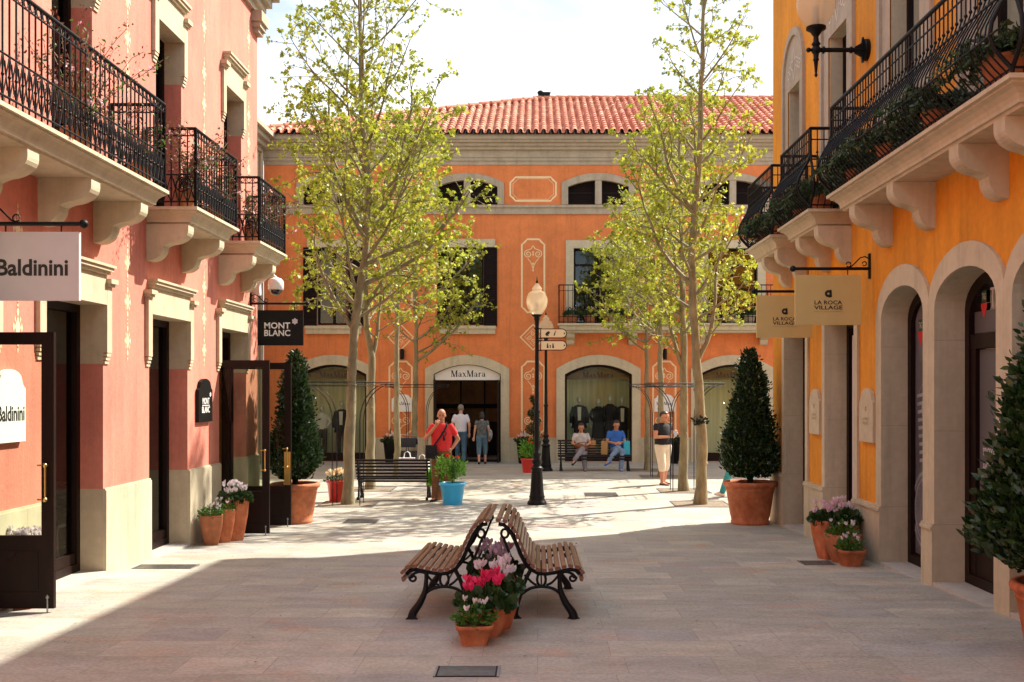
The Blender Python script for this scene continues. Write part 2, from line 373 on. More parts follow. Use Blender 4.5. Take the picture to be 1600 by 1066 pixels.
def bracket(fr, u, w, zt, proj, h, m, parent):
    """scrolled corbel: profile in (d,z)"""
    P = [(0, zt), (proj, zt), (proj, zt-.07*h/.44)]
    for i in range(1, 8): a = i/8*pi/2*1.05; P.append((proj*.50+proj*.50*cos(a), zt-.07*h/.44-h*.36*sin(a)))
    P += [(proj*.46, zt-h*.56), (proj*.40, zt-h*.60)]
    for i in range(0, 7): a = i/6*pi/2; P.append((proj*.04+proj*.36*cos(a), zt-h*.62-h*.38*sin(a)))
    P.append((0, zt-h))
    mb = MB(); a = [fr.p(u, z, d) for d, z in P]; n = len(a); b = [fr.p(u+w, z, d) for d, z in P]
    mb.add(a+b, [tuple(range(n)), tuple(range(n, 2*n))[::-1]]); mb.add(a+b, [(i, (i+1) % n, n+(i+1) % n, n+i) for i in range(n)])
    # side fillets standing proud
    for uu, s in ((u, -1), (u+w, 1)):
        pass
    return mb.build('bracket', m, parent)
def slab_profile(mb, fr, u0, u1, prof, m=0):
    """moulded slab, prof [(proj,z)...] outwards measured from the wall, wraps both ends"""
    rows = [[fr.p(u0-(p-prof[0][0]), z, -.05), fr.p(u0-(p-prof[0][0]), z, p), fr.p(u1+(p-prof[0][0]), z, p), fr.p(u1+(p-prof[0][0]), z, -.05)] for p, z in prof]
    V = [v for r in rows for v in r]; F = []
    for i in range(len(rows)-1):
        for j in range(3): F.append((i*4+j, i*4+j+1, (i+1)*4+j+1, (i+1)*4+j))
    k = len(rows)-1
    F += [(3, 2, 1, 0), (k*4, k*4+1, k*4+2, k*4+3)]
    mb.add(V, F, m)
def spiral(c, r, turns, a0, sgn=1, n=18):
    return [(c[0]+r*(1-.8*i/n)*cos(a0+sgn*2*pi*turns*i/n), c[1]+r*(1-.8*i/n)*sin(a0+sgn*2*pi*turns*i/n)) for i in range(n+1)]
def ribbon(mb, fr, pts, w, d, m=0, closed=False):
    """painted line: flat strip 3 mm proud of the wall"""
    P = [Vector((p[0], p[1])) for p in pts]; n = len(P); L_ = []; Rr = []
    for i in range(n):
        a = P[(i-1) % n] if (closed or i > 0) else P[i]; b = P[(i+1) % n] if (closed or i < n-1) else P[i]
        t = (b-a); t = t.normalized() if t.length > 1e-6 else Vector((1, 0)); nn = Vector((-t.y, t.x))
        L_.append(P[i]+nn*w/2); Rr.append(P[i]-nn*w/2)
    for i in range(n if closed else n-1):
        j = (i+1) % n
        mb.poly([fr.p(L_[i].x, L_[i].y, d), fr.p(L_[j].x, L_[j].y, d), fr.p(Rr[j].x, Rr[j].y, d), fr.p(Rr[i].x, Rr[i].y, d)], m)

_txt = {}
def text_pts(s, bold=0.0, serif=False):
    cu = bpy.data.curves.new('t', 'FONT'); cu.body = s; cu.size = 1; cu.offset = bold; cu.resolution_u = 3; cu.align_x = 'CENTER'
    o = bpy.data.objects.new('t', cu); COL.objects.link(o); bpy.context.view_layer.update()
    me = bpy.data.meshes.new_from_object(o.evaluated_get(bpy.context.evaluated_depsgraph_get()))
    V = [(v.co.x, v.co.y) for v in me.vertices]; Fc = [tuple(p.vertices) for p in me.polygons]
    bpy.data.objects.remove(o); bpy.data.curves.remove(cu); bpy.data.meshes.remove(me)
    return V, Fc
def text(mb, s, fr, uc, z0, width, height, d, m=0, bold=0.0, flip=1):
    """lettering laid flat on plane d of frame fr, centred at uc, baseline z0; flip=-1 when +u runs to the reader's left"""
    V, Fc = text_pts(s, bold)
    x0 = min(v[0] for v in V); x1 = max(v[0] for v in V); y1 = max(v[1] for v in V); y0 = min(v[1] for v in V)
    if height is None: sy = width/(x1-x0)
    else: sy = height/(y1-max(y0, 0) if y0 > -.05 else y1)
    sx = width/(x1-x0)
    mb.add([fr.p(uc+flip*(x-(x0+x1)/2)*sx, z0+y*sy, d) for x, y in V], Fc, m)

# ------------------------------------------------------------------ LEFT (pink) building
pb = thing('pink_building', 'salmon pink shop building with iron balconies along the left of the street', 'building', (-4.654, 12, 0))
LB = -.6
ops_l = []
low = [(7.55, 8.98), (9.92, 11.31), (12.65, 14.04), (15.43, 16.84)]
for a, b in low: ops_l.append(dict(u0=a, u1=b, z0=-.6, z1=2.87, d=.30))
upc = [7.85, 10.57, 13.33, 16.12]
for c in upc: ops_l.append(dict(u0=c-.46, u1=c+.46, z0=4.13, z1=6.49, d=.28))
mb = MB(); wall(mb, FL, -4, 17.53, -.6, 8.9, ops_l)
for o in ops_l:
    if o['z0'] < 0: reveal(mb, FL, o, [(.90, 1), (2.24, 0), (9, 1)])
    else: reveal(mb, FL, o, [(5.95, 0), (9, 1)])
# body behind: end wall, back, roof deck
x0 = -4.654; xb = -13
mb.poly([(x0, 17.53, -.6), (xb, 17.53, -.6), (xb, 17.53, 8.9), (x0, 17.53, 8.9)])
mb.poly([(xb, 17.53, -.6), (xb, -4, -.6), (xb, -4, 8.9), (xb, 17.53, 8.9)]); mb.poly([(x0, -4, -.6), (xb, -4, -.6), (xb, -4, 8.9), (x0, -4, 8.9)])
mb.poly([(x0, -4, 8.9), (x0, 17.53, 8.9), (xb, 17.53, 8.9), (xb, -4, 8.9)])
mb.build('wall', [M['pink'], M['stone']], pb)
# plinth
edges = [-4, 7.55, 8.98, 9.92, 11.31, 12.65, 14.04, 15.43, 16.84, 17.55]
for a, b in zip(edges[::2], edges[1::2]):
    mb = MB(); a += .003; b -= .003
    mb.fbox(FL, a, b, -.6, .885, .0, .035); mb.fbox(FL, a, b, .885, .905, .0, .022)
    L_ = b-a
    if L_ > .6 and a > 0:   # a recessed block joint
        mb.fbox(FL, a+L_*.62, a+L_*.62+.004, -.6, .885, .0352, .0356, 1)
    mb.build('plinth', [M['stoneb'], M['stoneg']], pb)
# ground-floor surrounds, frames and panes
def left_low(o, kind):
    a, b = o['u0'], o['u1']; s = MB()
    for u0, u1 in ((a-.13, a-.003), (b+.003, b+.13)):
        s.fbox(FL, u0, u1, 2.36, 3.07, -.02, .045)
        for k in range(3): s.fbox(FL, u0+.008, u1-.008, 2.32-.04*k, 2.352-.04*k, -.02, .038-.011*k)
    s.fbox(FL, a-.13, b+.13, 2.872, 3.19, -.02, .043) if False else s.fbox(FL, a-.003, b+.003, 2.872, 3.19, -.02, .043)
    s.fbox(FL, a-.02, b+.02, 3.19, 3.225, -.02, .075); s.fbox(FL, a-.04, b+.04, 3.225, 3.262, -.02, .105); s.fbox(FL, a-.055, b+.055, 3.262, 3.29, -.02, .125)
    for u0, u1 in ((a-.15, a-.006), (b+.006, b+.15)):
        s.fbox(FL, u0-.01, u1+.01, 3.07, 3.10, -.02, .07); s.fbox(FL, u0-.025, u1+.02, 3.10, 3.15, -.02, .10)
    w = s.build('window' if kind != 'door' else 'doorway', M['stone'], pb)
    f = MB(); fo = dict(o); gy = g((a+b)/2); fo['z0'] = gy+.02
    frame_ring(f, FL, fo, .085, -.36, -.245)
    if kind != 'door': f.fbox(FL, a+.085, b-.085, gy+.105, gy+.22, -.34, -.26)
    f.build('frame', M['wood_d'], w)
    p = MB(); pane(p, FL, fo, -.30); p.build('pane', M['glass_d'], w) if kind != 'door' else None
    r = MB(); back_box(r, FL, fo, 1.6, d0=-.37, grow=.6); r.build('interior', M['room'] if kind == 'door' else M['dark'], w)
    t = MB(); t.fbox(FL, a+.002, b-.002, -.6, gy+.018, -.30, .04); t.build('threshold', M['granite'], w)
left_low(ops_l[0], 'door'); left_low(ops_l[1], 'win'); left_low(ops_l[2], 'win'); left_low(ops_l[3], 'door')
for o in ops_l[4:]:
    a, b = o['u0'], o['u1']; s = MB()
    for u0, u1 in ((a-.13, a-.003), (b+.003, b+.13)):
        s.fbox(FL, u0, u1, 6.06, 6.72, -.02, .045)
        for k in range(3): s.fbox(FL, u0+.008, u1-.008, 6.02-.04*k, 6.052-.04*k, -.02, .038-.011*k)
    s.fbox(FL, a-.003, b+.003, 6.492, 6.86, -.02, .043)
    s.fbox(FL, a-.02, b+.02, 6.86, 6.90, -.02, .075); s.fbox(FL, a-.04, b+.04, 6.90, 6.94, -.02, .105); s.fbox(FL, a-.055, b+.055, 6.94, 6.975, -.02, .125)
    for u0, u1 in ((a-.15, a-.006), (b+.006, b+.15)):
        s.fbox(FL, u0-.01, u1+.01, 6.72, 6.755, -.02, .07); s.fbox(FL, u0-.025, u1+.02, 6.755, 6.81, -.02, .10)
    w = s.build('window', M['stone'], pb)
    f = MB(); frame_ring(f, FL, o, .07, -.30, -.22); f.fbox(FL, (a+b)/2-.04, (a+b)/2+.04, o['z0']+.07, o['z1']-.07, -.30, -.235)
    f.fbox(FL, a+.07, (a+b)/2-.04, 4.9, 4.97, -.30, -.24); f.fbox(FL, (a+b)/2+.04, b-.07, 4.9, 4.97, -.30, -.24)
    f.build('frame', M['shutter'], w)
    p = MB(); pane(p, FL, o, -.27); p.build('pane', M['glass_d'], w)
    r = MB(); back_box(r, FL, o, 1.2, d0=-.32); r.build('interior', M['dark'], w)
# roof cornice with corner pendant
mb = MB()
for k, (p, z0, z1) in enumerate([(.06, 8.15, 8.25), (.12, 8.25, 8.36), (.20, 8.36, 8.5), (.30, 8.5, 8.62), (.42, 8.62, 8.80)]):
    mb.fbox(FL, -4, 17.53+p, z0, z1, -.2, p)
mb.fbox(FL, 17.17, 17.62, 7.98, 8.149, -.25, .17); mb.fbox(FL, 17.22, 17.60, 7.90, 7.979, -.25, .13); mb.fbox(FL, 17.27, 17.58, 7.83, 7.899, -.25, .09)
mb.build('cornice', M['stoneg'], pb)
# railings
def rail_left(u0, u1, parent):
    mb = MB(); zf, zt, P = 4.135, 5.06, .60
    def run(a, b, fixed, along):     # a..b along either u (front) or d (side)
        pt = (lambda s_, z: FL.p(s_, z, fixed)) if along == 'u' else (lambda s_, z: FL.p(fixed, z, s_))
        n = max(2, int(round(abs(b-a)/.105))); st = (b-a)/n
        for z, r in ((zt, .020), (zt-.085, .009), (zf+.38, .010), (zf+.06, .011)): mb.tube([pt(a, z), pt(b, z)], r, 5)
        for i in range(n+1):
            s_ = a+st*i; mb.tube([pt(s_, zf), pt(s_, zt)], .020 if i in (0, n) else .0085, 5, cap=False)
            if i < n:
                c = s_+st/2
                mb.tube([pt(c+.032*cos(t*pi/4), zt-.043+.032*sin(t*pi/4)) for t in range(9)], .005, 4, cap=False)
                # facing C scrolls in the lower band
                for k in (-1, 1):
                    mb.tube([pt(c+k*st*.46*cos(.2+t*.36), zf+.22+.155*sin(-1.55+t*.39)) for t in range(9)], .006, 4, cap=False)
                mb.tube([pt(c-.02, zf+.33), pt(c, zf+.22), pt(c+.02, zf+.11)], .007, 4, cap=False)
                mb.sphere(pt(s_, zf+.22), .016, 6, 4)
    run(u0+.05, u1-.05, P, 'u'); run(P, .02, u0+.05, 'd'); run(P, .02, u1-.05, 'd')
    # large scrolls on the end panels
    for u in (u0+.05, u1-.05):
        for c in (.2, .45): mb.tube([FL.p(u, z, d) for d, z in spiral((c, zf+.25), .10, 1.4, 1.57)], .008, 4)
    return mb.build('railing', M['iron'], parent)
PROF_L = [(.50, 3.935), (.505, 3.955), (.53, 3.96), (.53, 3.985), (.545, 4.02), (.575, 4.055), (.61, 4.075), (.61, 4.09), (.634, 4.095), (.634, 4.13)]
def left_balcony(u0, u1, brs):
    mb = MB(); slab_profile(mb, FL, u0+.13, u1-.13, PROF_L); s = mb.build('balcony', M['stoner'], pb)
    for b in brs: bracket(FL, b, .20, 3.934, .50, .43, M['stoner'], s)
    rail_left(u0, u1, s)
left_balcony(6.9, 11.52, [7.2, 8.6, 9.83, 11.06]); left_balcony(12.47, 14.23, [12.56, 13.80]); left_balcony(15.32, 16.96, [15.40, 16.56])
# stencilled ornaments
def stencil(fr, mb, u, z0, z1, n, flip=1):
    h = (z1-z0)/n
    for k in range(n):
        c = z0+h*(k+.5)
        def dia(cu, cz, w, hh): mb.poly([fr.p(cu-w, cz, .003), fr.p(cu, cz-hh, .003), fr.p(cu+w, cz, .003), fr.p(cu, cz+hh, .003)])
        dia(u, c, .052, .10)
        for s in (-1, 1):
            dia(u+s*.072, c, .018, .045); dia(u, c+s*.14, .022, .05); dia(u, c+s*.20, .012, .04); dia(u+s*.048, c+.07, .012, .03); dia(u+s*.048, c-.07, .012, .03)
for u, z0, z1, n in [(u, 2.3, 3.62, 3) for u in (9.45, 11.98, 14.73)]+[(u, 5.3, 6.6, 3) for u in (11.98, 14.73, 17.0)]+[(u, 6.75, 7.9, 2) for u in (11.98, 14.73, 17.0)]:
    mb = MB(); stencil(FL, mb, u, z0, z1, n); mb.build('stencil_ornament', M['cream'], pb)

# open door leaves on the left
def leaf(fr, u, length, d0, z0, z1, parent, hsign, style=0):
    """leaf standing square to the wall at u, running d0..d0+length, in its own frame"""
    lf = Frame(fr.p(u, 0, 0), fr.n, -fr.u)      # u runs outwards from the wall, normal to the camera
    a, b = d0, d0+length; m = MB(); st = .105
    m.fbox(lf, a, a+st, z0, z1, -.022, .022); m.fbox(lf, b-st, b, z0, z1, -.022, .022)
    m.fbox(lf, a+st, b-st, z1-st, z1, -.022, .022); m.fbox(lf, a+st, b-st, z0, z0+.14, -.022, .022)
    zm = z0+.62
    m.fbox(lf, a+st, b-st, zm-.10, zm, -.022, .022); m.fbox(lf, a+st, b-st, z0+.14, zm-.10, -.014, .014)
    m.fbox(lf, a+st+.03, b-st-.03, z0+.17, zm-.13, -.0185, .0185)
    o = m.build('door', M['wood_d'], parent)
    p = MB(); p.fbox(lf, a+st, b-st, zm, z1-st, -.004, .004); p.build('pane', M['glass'], o)
    h = MB(); hu = b-st*.5
    for zz in (z0+.93, z0+1.22): h.tube([lf.p(hu, zz, 0), lf.p(hu, zz, .075)], .011, 6); h.sphere(lf.p(hu, zz, .075), .022, 8, 6); h.tube([lf.p(hu, zz, .06), lf.p(hu-.07, zz, .06)], .008, 5)
    h.tube([lf.p(hu, z0+.93, .07), lf.p(hu, z0+1.22, .07)], .010, 6)
    h.build('handle', M['brass'], o)
    h = MB(); h.tube([lf.p(b-.05, z0+.12, .03), lf.p(b-.05, z0-.03, .03)], .008, 6); h.sphere(lf.p(b-.05, z0+.10, .03), .018, 6, 5); h.build('bolt', M['steel'], o)
    return o
leaf(FL, 9.0, .84, -.30, g(9)+.035, 2.45, pb, 1)
leaf(FL, 15.50, 1.02, -.30, g(15.5)+.03, 2.40, pb, 1)
o = leaf(FL, 16.86, 1.02, -.30, g(16.9)+.03, 2.40, pb, 1)
lf = Frame(FL.p(16.86, 0, 0), FL.n, -FL.u); h = MB(); h.fbox(lf, .72-.105, .72-.005, .45, .98, .0225, .028); h.build('push_plate', M['brass'], o)

# ------------------------------------------------------------------ RIGHT (yellow) building
yb = thing('yellow_building', 'ochre orange shop building with bellied iron balconies in shade on the right', 'building', (3.97, 12, 0))
arch = [dict(u0=7.35, u1=8.76, z0=-.6, z1=2.76, rise=.34, d=.33), dict(u0=9.07, u1=10.48, z0=-.6, z1=2.76, rise=.34, d=.33), dict(u0=10.79, u1=12.10, z0=-.6, z1=2.76, rise=.33, d=.33)]
rect = [dict(u0=13.15, u1=14.49, z0=-.6, z1=2.90, d=.33), dict(u0=15.55, u1=16.88, z0=-.6, z1=2.90, d=.31)]
upr = []
for a, b in ((8.6, 9.5), (10.95, 11.85)): upr.append(dict(u0=a, u1=b, z0=4.24, z1=6.75, d=.22))
upr.append(dict(u0=13.56, u1=14.33, z0=4.24, z1=6.73, d=.22)); upr.append(dict(u0=15.95, u1=16.64, z0=4.24, z1=6.65, d=.18))
mb = MB(); ops_r = arch+rect+upr; wall(mb, FR, -4, 17.8, -.6, 9.3, ops_r)
for o in ops_r: reveal(mb, FR, o, [(9, 1)])
x0, xb = 3.97, 11
mb.poly([(x0, 17.8, -.6), (xb, 17.8, -.6), (xb, 17.8, 9.3), (x0, 17.8, 9.3)]); mb.poly([(xb, 17.8, -.6), (xb, -4, -.6), (xb, -4, 9.3), (xb, 17.8, 9.3)])
mb.poly([(x0, -4, -.6), (xb, -4, -.6), (xb, -4, 9.3), (x0, -4, 9.3)]); mb.poly([(x0, -4, 9.3), (x0, 17.8, 9.3), (xb, 17.8, 9.3), (xb, -4, 9.3)])
mb.build('wall', [M['yellow'], M['stoneb']], yb)
mb = MB()
for k, (p, z0, z1) in enumerate([(.05, 8.62, 8.72), (.10, 8.72, 8.83), (.17, 8.83, 8.97), (.24, 8.97, 9.12), (.33, 9.12, 9.34), (.36, 9.34, 9.52)]):
    mb.fbox(FR, -4, 17.8+p, z0, z1, -.2, p)
mb.build('cornice', M['stoneg'], yb)
# plinth with moulded cap
edges = [-4, 7.35, 8.76, 9.07, 10.48, 10.79, 12.10, 13.15, 14.49, 15.55, 16.88, 17.82]
for a, b in zip(edges[::2], edges[1::2]):
    mb = MB(); a += .003; b -= .003
    mb.fbox(FR, a, b, -.6, .57, .0, .055); mb.fbox(FR, a-.002, b+.002, .57, .60, .0, .07); mb.fbox(FR, a, b, .60, .625, .0, .058)
    mb.build('plinth', M['stoneb'], yb)
clips = [(7.0, 8.913), (8.917, 10.633), (10.637, 12.30)]
for i, o in enumerate(arch+rect):
    s = MB(); ar = o.get('rise')
    ring(s, FR, o, .19 if ar else .14, .0, .035, zb=.626, wtop=.23 if ar else .16, clip=clips[i] if ar else None)
    for uu in (o['u0'], o['u1']):                       # block joints in the jamb
        for zz in (.62, 1.55, 2.45): s.fbox(FR, uu-(.001 if uu == o['u1'] else .0005), uu+(.0005 if uu == o['u1'] else .001), zz, zz+.006, -.32, .0355, 1)
    w = s.build('window', [M['stoner'], M['stoneg']], yb)
    fo = dict(o); gy = g((o['u0']+o['u1'])/2); fo['z0'] = gy+.02
    f = MB(); frame_ring(f, FR, fo, .10, -.40, -.27)
    if i == 1:
        f.fbox(FR, o['u0']+.1, o['u1']-.1, 2.36, 2.50, -.39, -.28); f.fbox(FR, o['u1']-.22, o['u1']-.1, gy+.1, 2.36, -.39, -.285)
        f.fbox(FR, o['u0']+.1, o['u1']-.22, gy+.12, gy+.60, -.39, -.29)
    f.build('frame', M['wood_d'], w)
    p = MB(); pane(p, FR, fo, -.335); p.build('pane', M['glass_d'], w)
    if i in (1, 0): bm_ = M['dark']
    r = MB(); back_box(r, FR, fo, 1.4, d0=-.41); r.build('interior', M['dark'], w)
    t = MB(); t.fbox(FR, o['u0']+.002, o['u1']-.002, -.6, gy+.018, -.33, .05); t.build('threshold', M['granite'], w)
for i, o in enumerate(upr):
    s = MB(); a, b = o['u0'], o['u1']; so = dict(u0=a-.28, u1=b+.28, z0=4.24, z1=6.9 if i < 3 else 6.85, rise=.62 if i < 3 else .58, d=.1)
    if i == 3: so['u0'] = a-.2; so['u1'] = b+.25
    ring(s, FR, so, .10, .0, .05, wtop=.12)
    # flat tympanum panel around the opening
    us = upts(so)
    for u0, u1 in zip(us[:-1], us[1:]):
        for q0, q1 in ([(u0, u1)] if (u1 <= a or u0 >= b) else [(u0, u1)]):
            zlo = o['z1'] if (q0+q1)/2 > a and (q0+q1)/2 < b else 4.24
            s.poly([FR.p(q0, zlo, .015), FR.p(q1, zlo, .015), FR.p(q1, top_of(so, q1), .015), FR.p(q0, top_of(so, q0), .015)])
    w = s.build('window', M['stoneg'], yb)
    c = (a+b)/2; rl = MB()
    for k in (-1, 1):
        for q in range(3): ribbon(rl, FR, spiral((c+k*(.12+.11*q), o['z1']+.22+.12*(1-q*.4)), .09, 1.3, 0 if k > 0 else pi, k), .022, .019)
        ribbon(rl, FR, [(c, o['z1']+.1), (c+k*.08, o['z1']+.3), (c+k*.02, o['z1']+.58)], .025, .019)
    rl.build('plaster_relief', M['relief'], w)
    f = MB(); frame_ring(f, FR, o, .06, -.24, -.17); f.fbox(FR, c-.03, c+.03, 4.3, o['z1']-.06, -.24, -.18); f.build('frame', M['shutter'], w)
    p = MB(); pane(p, FR, o, -.2); p.build('pane', M['glass_d'], w)
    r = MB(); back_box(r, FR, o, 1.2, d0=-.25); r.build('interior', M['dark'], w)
def rail_right(u0, u1, parent):
    mb = MB(); zf, zt, P = 4.245, 5.26, .53
    prof = [(0, zf), (.0, zf+.04), (.05, zf+.09), (.13, zf+.18), (.165, zf+.28), (.15, zf+.38), (.09, zf+.50), (.03, zf+.60), (.0, zf+.70), (0, zt)]
    def pf(s_, e, z, al):
        return FR.p(s_, z, P+e) if al == 'u' else FR.p(al+(e if al > (u0+u1)/2 else -e), z, s_)
    for al, a, b in (('u', u0+.05, u1-.05), (u0+.05, P, .02), (u1-.05, P, .02)):
        n = max(2, int(round(abs(b-a)/.092))); st = (b-a)/n
        for z, e, r in ((zt, 0, .022), (zt-.14, 0, .009), (zf+.62, .03, .010), (zf+.28, .165, .010), (zf+.05, 0, .010)): mb.tube([pf(a-(e if al == 'u' else 0), e, z, al), pf(b+(e if al == 'u' else 0), e, z, al)], r, 5)
        for i in range(n+1):
            s_ = a+st*i
            mb.tube([pf(s_, e, z, al) for e, z in prof], .018 if i in (0, n) else .0075, 5, cap=False)
            mb.sphere(pf(s_, 0, zt-.30, al), .017, 6, 4); mb.sphere(pf(s_, .03, zf+.62, al), .014, 6, 4)
    return mb.build('railing', M['iron'], parent)
PROF_R = [(.42, 4.035), (.425, 4.06), (.45, 4.065), (.45, 4.095), (.465, 4.13), (.50, 4.165), (.54, 4.185), (.54, 4.20), (.575, 4.205), (.575, 4.24)]
def right_balcony(u0, u1, brs):
    mb = MB(); slab_profile(mb, FR, u0+.15, u1-.15, PROF_R); s = mb.build('balcony', M['stoner'], yb)
    for b in brs: bracket(FR, b, .20, 4.034, .43, .46, M['stoner'], s)
    rail_right(u0, u1, s)
right_balcony(7.6, 12.42, [8.0, 8.89, 10.52, 11.80]); right_balcony(13.26, 14.95, [13.33, 14.3]); right_balcony(15.45, 17.25, [15.60, 16.5])

def maxmara(mb, fr, uc, z0, width, h, d):
    """serif lettering drawn glyph by glyph: M a x M a r a"""
    pen = [0.0]; quads = []
    def st(x0, y0, x1, y1, w):       # slanted stroke with horizontal ends
        quads.append([(x0-w/2, y0), (x0+w/2, y0), (x1+w/2, y1), (x1-w/2, y1)])
    def sf(x, y, w=.26): quads.append([(x-w/2, y-.022), (x+w/2, y-.022), (x+w/2, y+.022), (x-w/2, y+.022)])
    def arc(cx, cy, rx, ry, a0, a1, w0, w1, n=12):
        for k in range(n):
            a, b = a0+(a1-a0)*k/n, a0+(a1-a0)*(k+1)/n; wa = w0+(w1-w0)*abs(cos(a)); wb = w0+(w1-w0)*abs(cos(b))
            quads.append([(cx+(rx-wa/2)*cos(a), cy+(ry-w0/2)*sin(a)), (cx+(rx+wa/2)*cos(a), cy+(ry+w0/2)*sin(a)), (cx+(rx+wb/2)*cos(b), cy+(ry+w0/2)*sin(b)), (cx+(rx-wb/2)*cos(b), cy+(ry-w0/2)*sin(b))])
    x = 0
    for ch in 'MaxMara':
        if ch == 'M':
            st(x+.14, 0, x+.14, 1, .07); st(x+.52, 0, x+.19, 1, .19); st(x+.50, 0, x+.86, 1, .08); st(x+.88, 0, x+.88, 1, .18); sf(x+.14, .022); sf(x+.88, .022, .34); sf(x+.10, .978, .24); sf(x+.92, .978, .26); x += 1.12
        elif ch == 'a':
            st(x+.40, .04, x+.40, .46, .15); arc(x+.24, .44, .16, .19, .0, pi*.95, .06, .11); arc(x+.22, .19, .15, .17, 0, 2*pi, .06, .13); sf(x+.47, .035, .14); x += .60
        elif ch == 'x':
            st(x+.50, 0, x+.12, .64, .17); st(x+.12, 0, x+.46, .64, .06); sf(x+.12, .022, .20); sf(x+.50, .022, .22); sf(x+.12, .62, .24); sf(x+.47, .62, .18); x += .64
        else:
            st(x+.16, 0, x+.16, .64, .15); sf(x+.16, .022); sf(x+.10, .62, .14); arc(x+.36, .40, .16, .20, pi*.25, pi*.95, .09, .09); x += .56
    k = width/(x-.1)
    for q in quads: mb.poly([fr.p(uc-width/2+a*k, z0+b*h, d) for a, b in q])
# ------------------------------------------------------------------ BACK (orange) building
ob = thing('orange_building', 'orange stucco building with red tiled roof closing the far side of the plaza', 'building', (0, 32.4, 0))
def bu(px): return (px-VX)*32.4/F_PX
def bz(py): return CAMH-(py-VY)*32.4/F_PX
GZ = g(30); M['brown_band'] = mat('brown_band', (.20, .14, .07), .8)
bays = [bu(521), bu(730), bu(935), bu(1145), bu(1145)+4.1]
XL, XR = -8.4, 15
arcs = []
for i, c in enumerate(bays):
    h = bu(988)-bu(883); h = h/2
    arcs.append(dict(u0=c-h, u1=c+h, z0=GZ+.02 if i != 1 else GZ, z1=2.46, rise=.30, seg=1, d=.22))
arcs[0]['u0'] = bu(468); arcs[0]['u1'] = bu(573)
wins = []
for i, c in enumerate(bays):
    wins.append(dict(u0=c-.50, u1=c+.50, z0=bz(508), z1=bz(387), d=.18) if i < 2 else dict(u0=c-.76, u1=c+.76, z0=bz(506), z1=bz(388), d=.18))
att = []
for c in bays:
    att.append(dict(u0=c-.93, u1=c+.93, z0=bz(320), z1=bz(292), rise=.20, seg=1, d=.15))
mb = MB(); allops = arcs+wins+att; wall(mb, FB, XL, XR, -.6, 9.75, allops)
for o in arcs: reveal(mb, FB, o, [(9, 1)])
for o in wins+att: reveal(mb, FB, o, [(9, 1)])
mb.poly([(XL, 32.4, -.6), (XL, 43, -.6), (XL, 43, 9.75), (XL, 32.4, 9.75)]); mb.poly([(XR, 32.4, -.6), (XR, 43, -.6), (XR, 43, 9.75), (XR, 32.4, 9.75)])
mb.poly([(XL, 43, -.6), (XR, 43, -.6), (XR, 43, 9.75), (XL, 43, 9.75)])
mb.build('wall', [M['orange'], M['stoneg']], ob)
e = [XL]+[x for o in arcs for x in (o['u0']-.25, o['u1']+.25)]+[XR]
for a, b in zip(e[::2], e[1::2]): mb = MB(); mb.fbox(FB, a, b, -.6, bz(686), .0, .03); mb.fbox(FB, a, b, bz(686), bz(684), .0, .045); mb.build('plinth', M['stoneb'], ob)
mb = MB()      # cornice and string course
for p, y0, y1 in ((.03, 258, 252), (.07, 252, 247), (.10, 247, 236), (.20, 236, 231), (.27, 231, 226), (.36, 226, 222), (.42, 222, 215)):
    mb.fbox(FB, XL, XR, bz(y0), bz(y1), -.1, p)
mb.fbox(FB, XL, XR, bz(335), bz(325), -.05, .05); mb.fbox(FB, XL, XR, bz(325), bz(321), -.05, .09)
mb.build('cornice', M['stoneg'], ob)
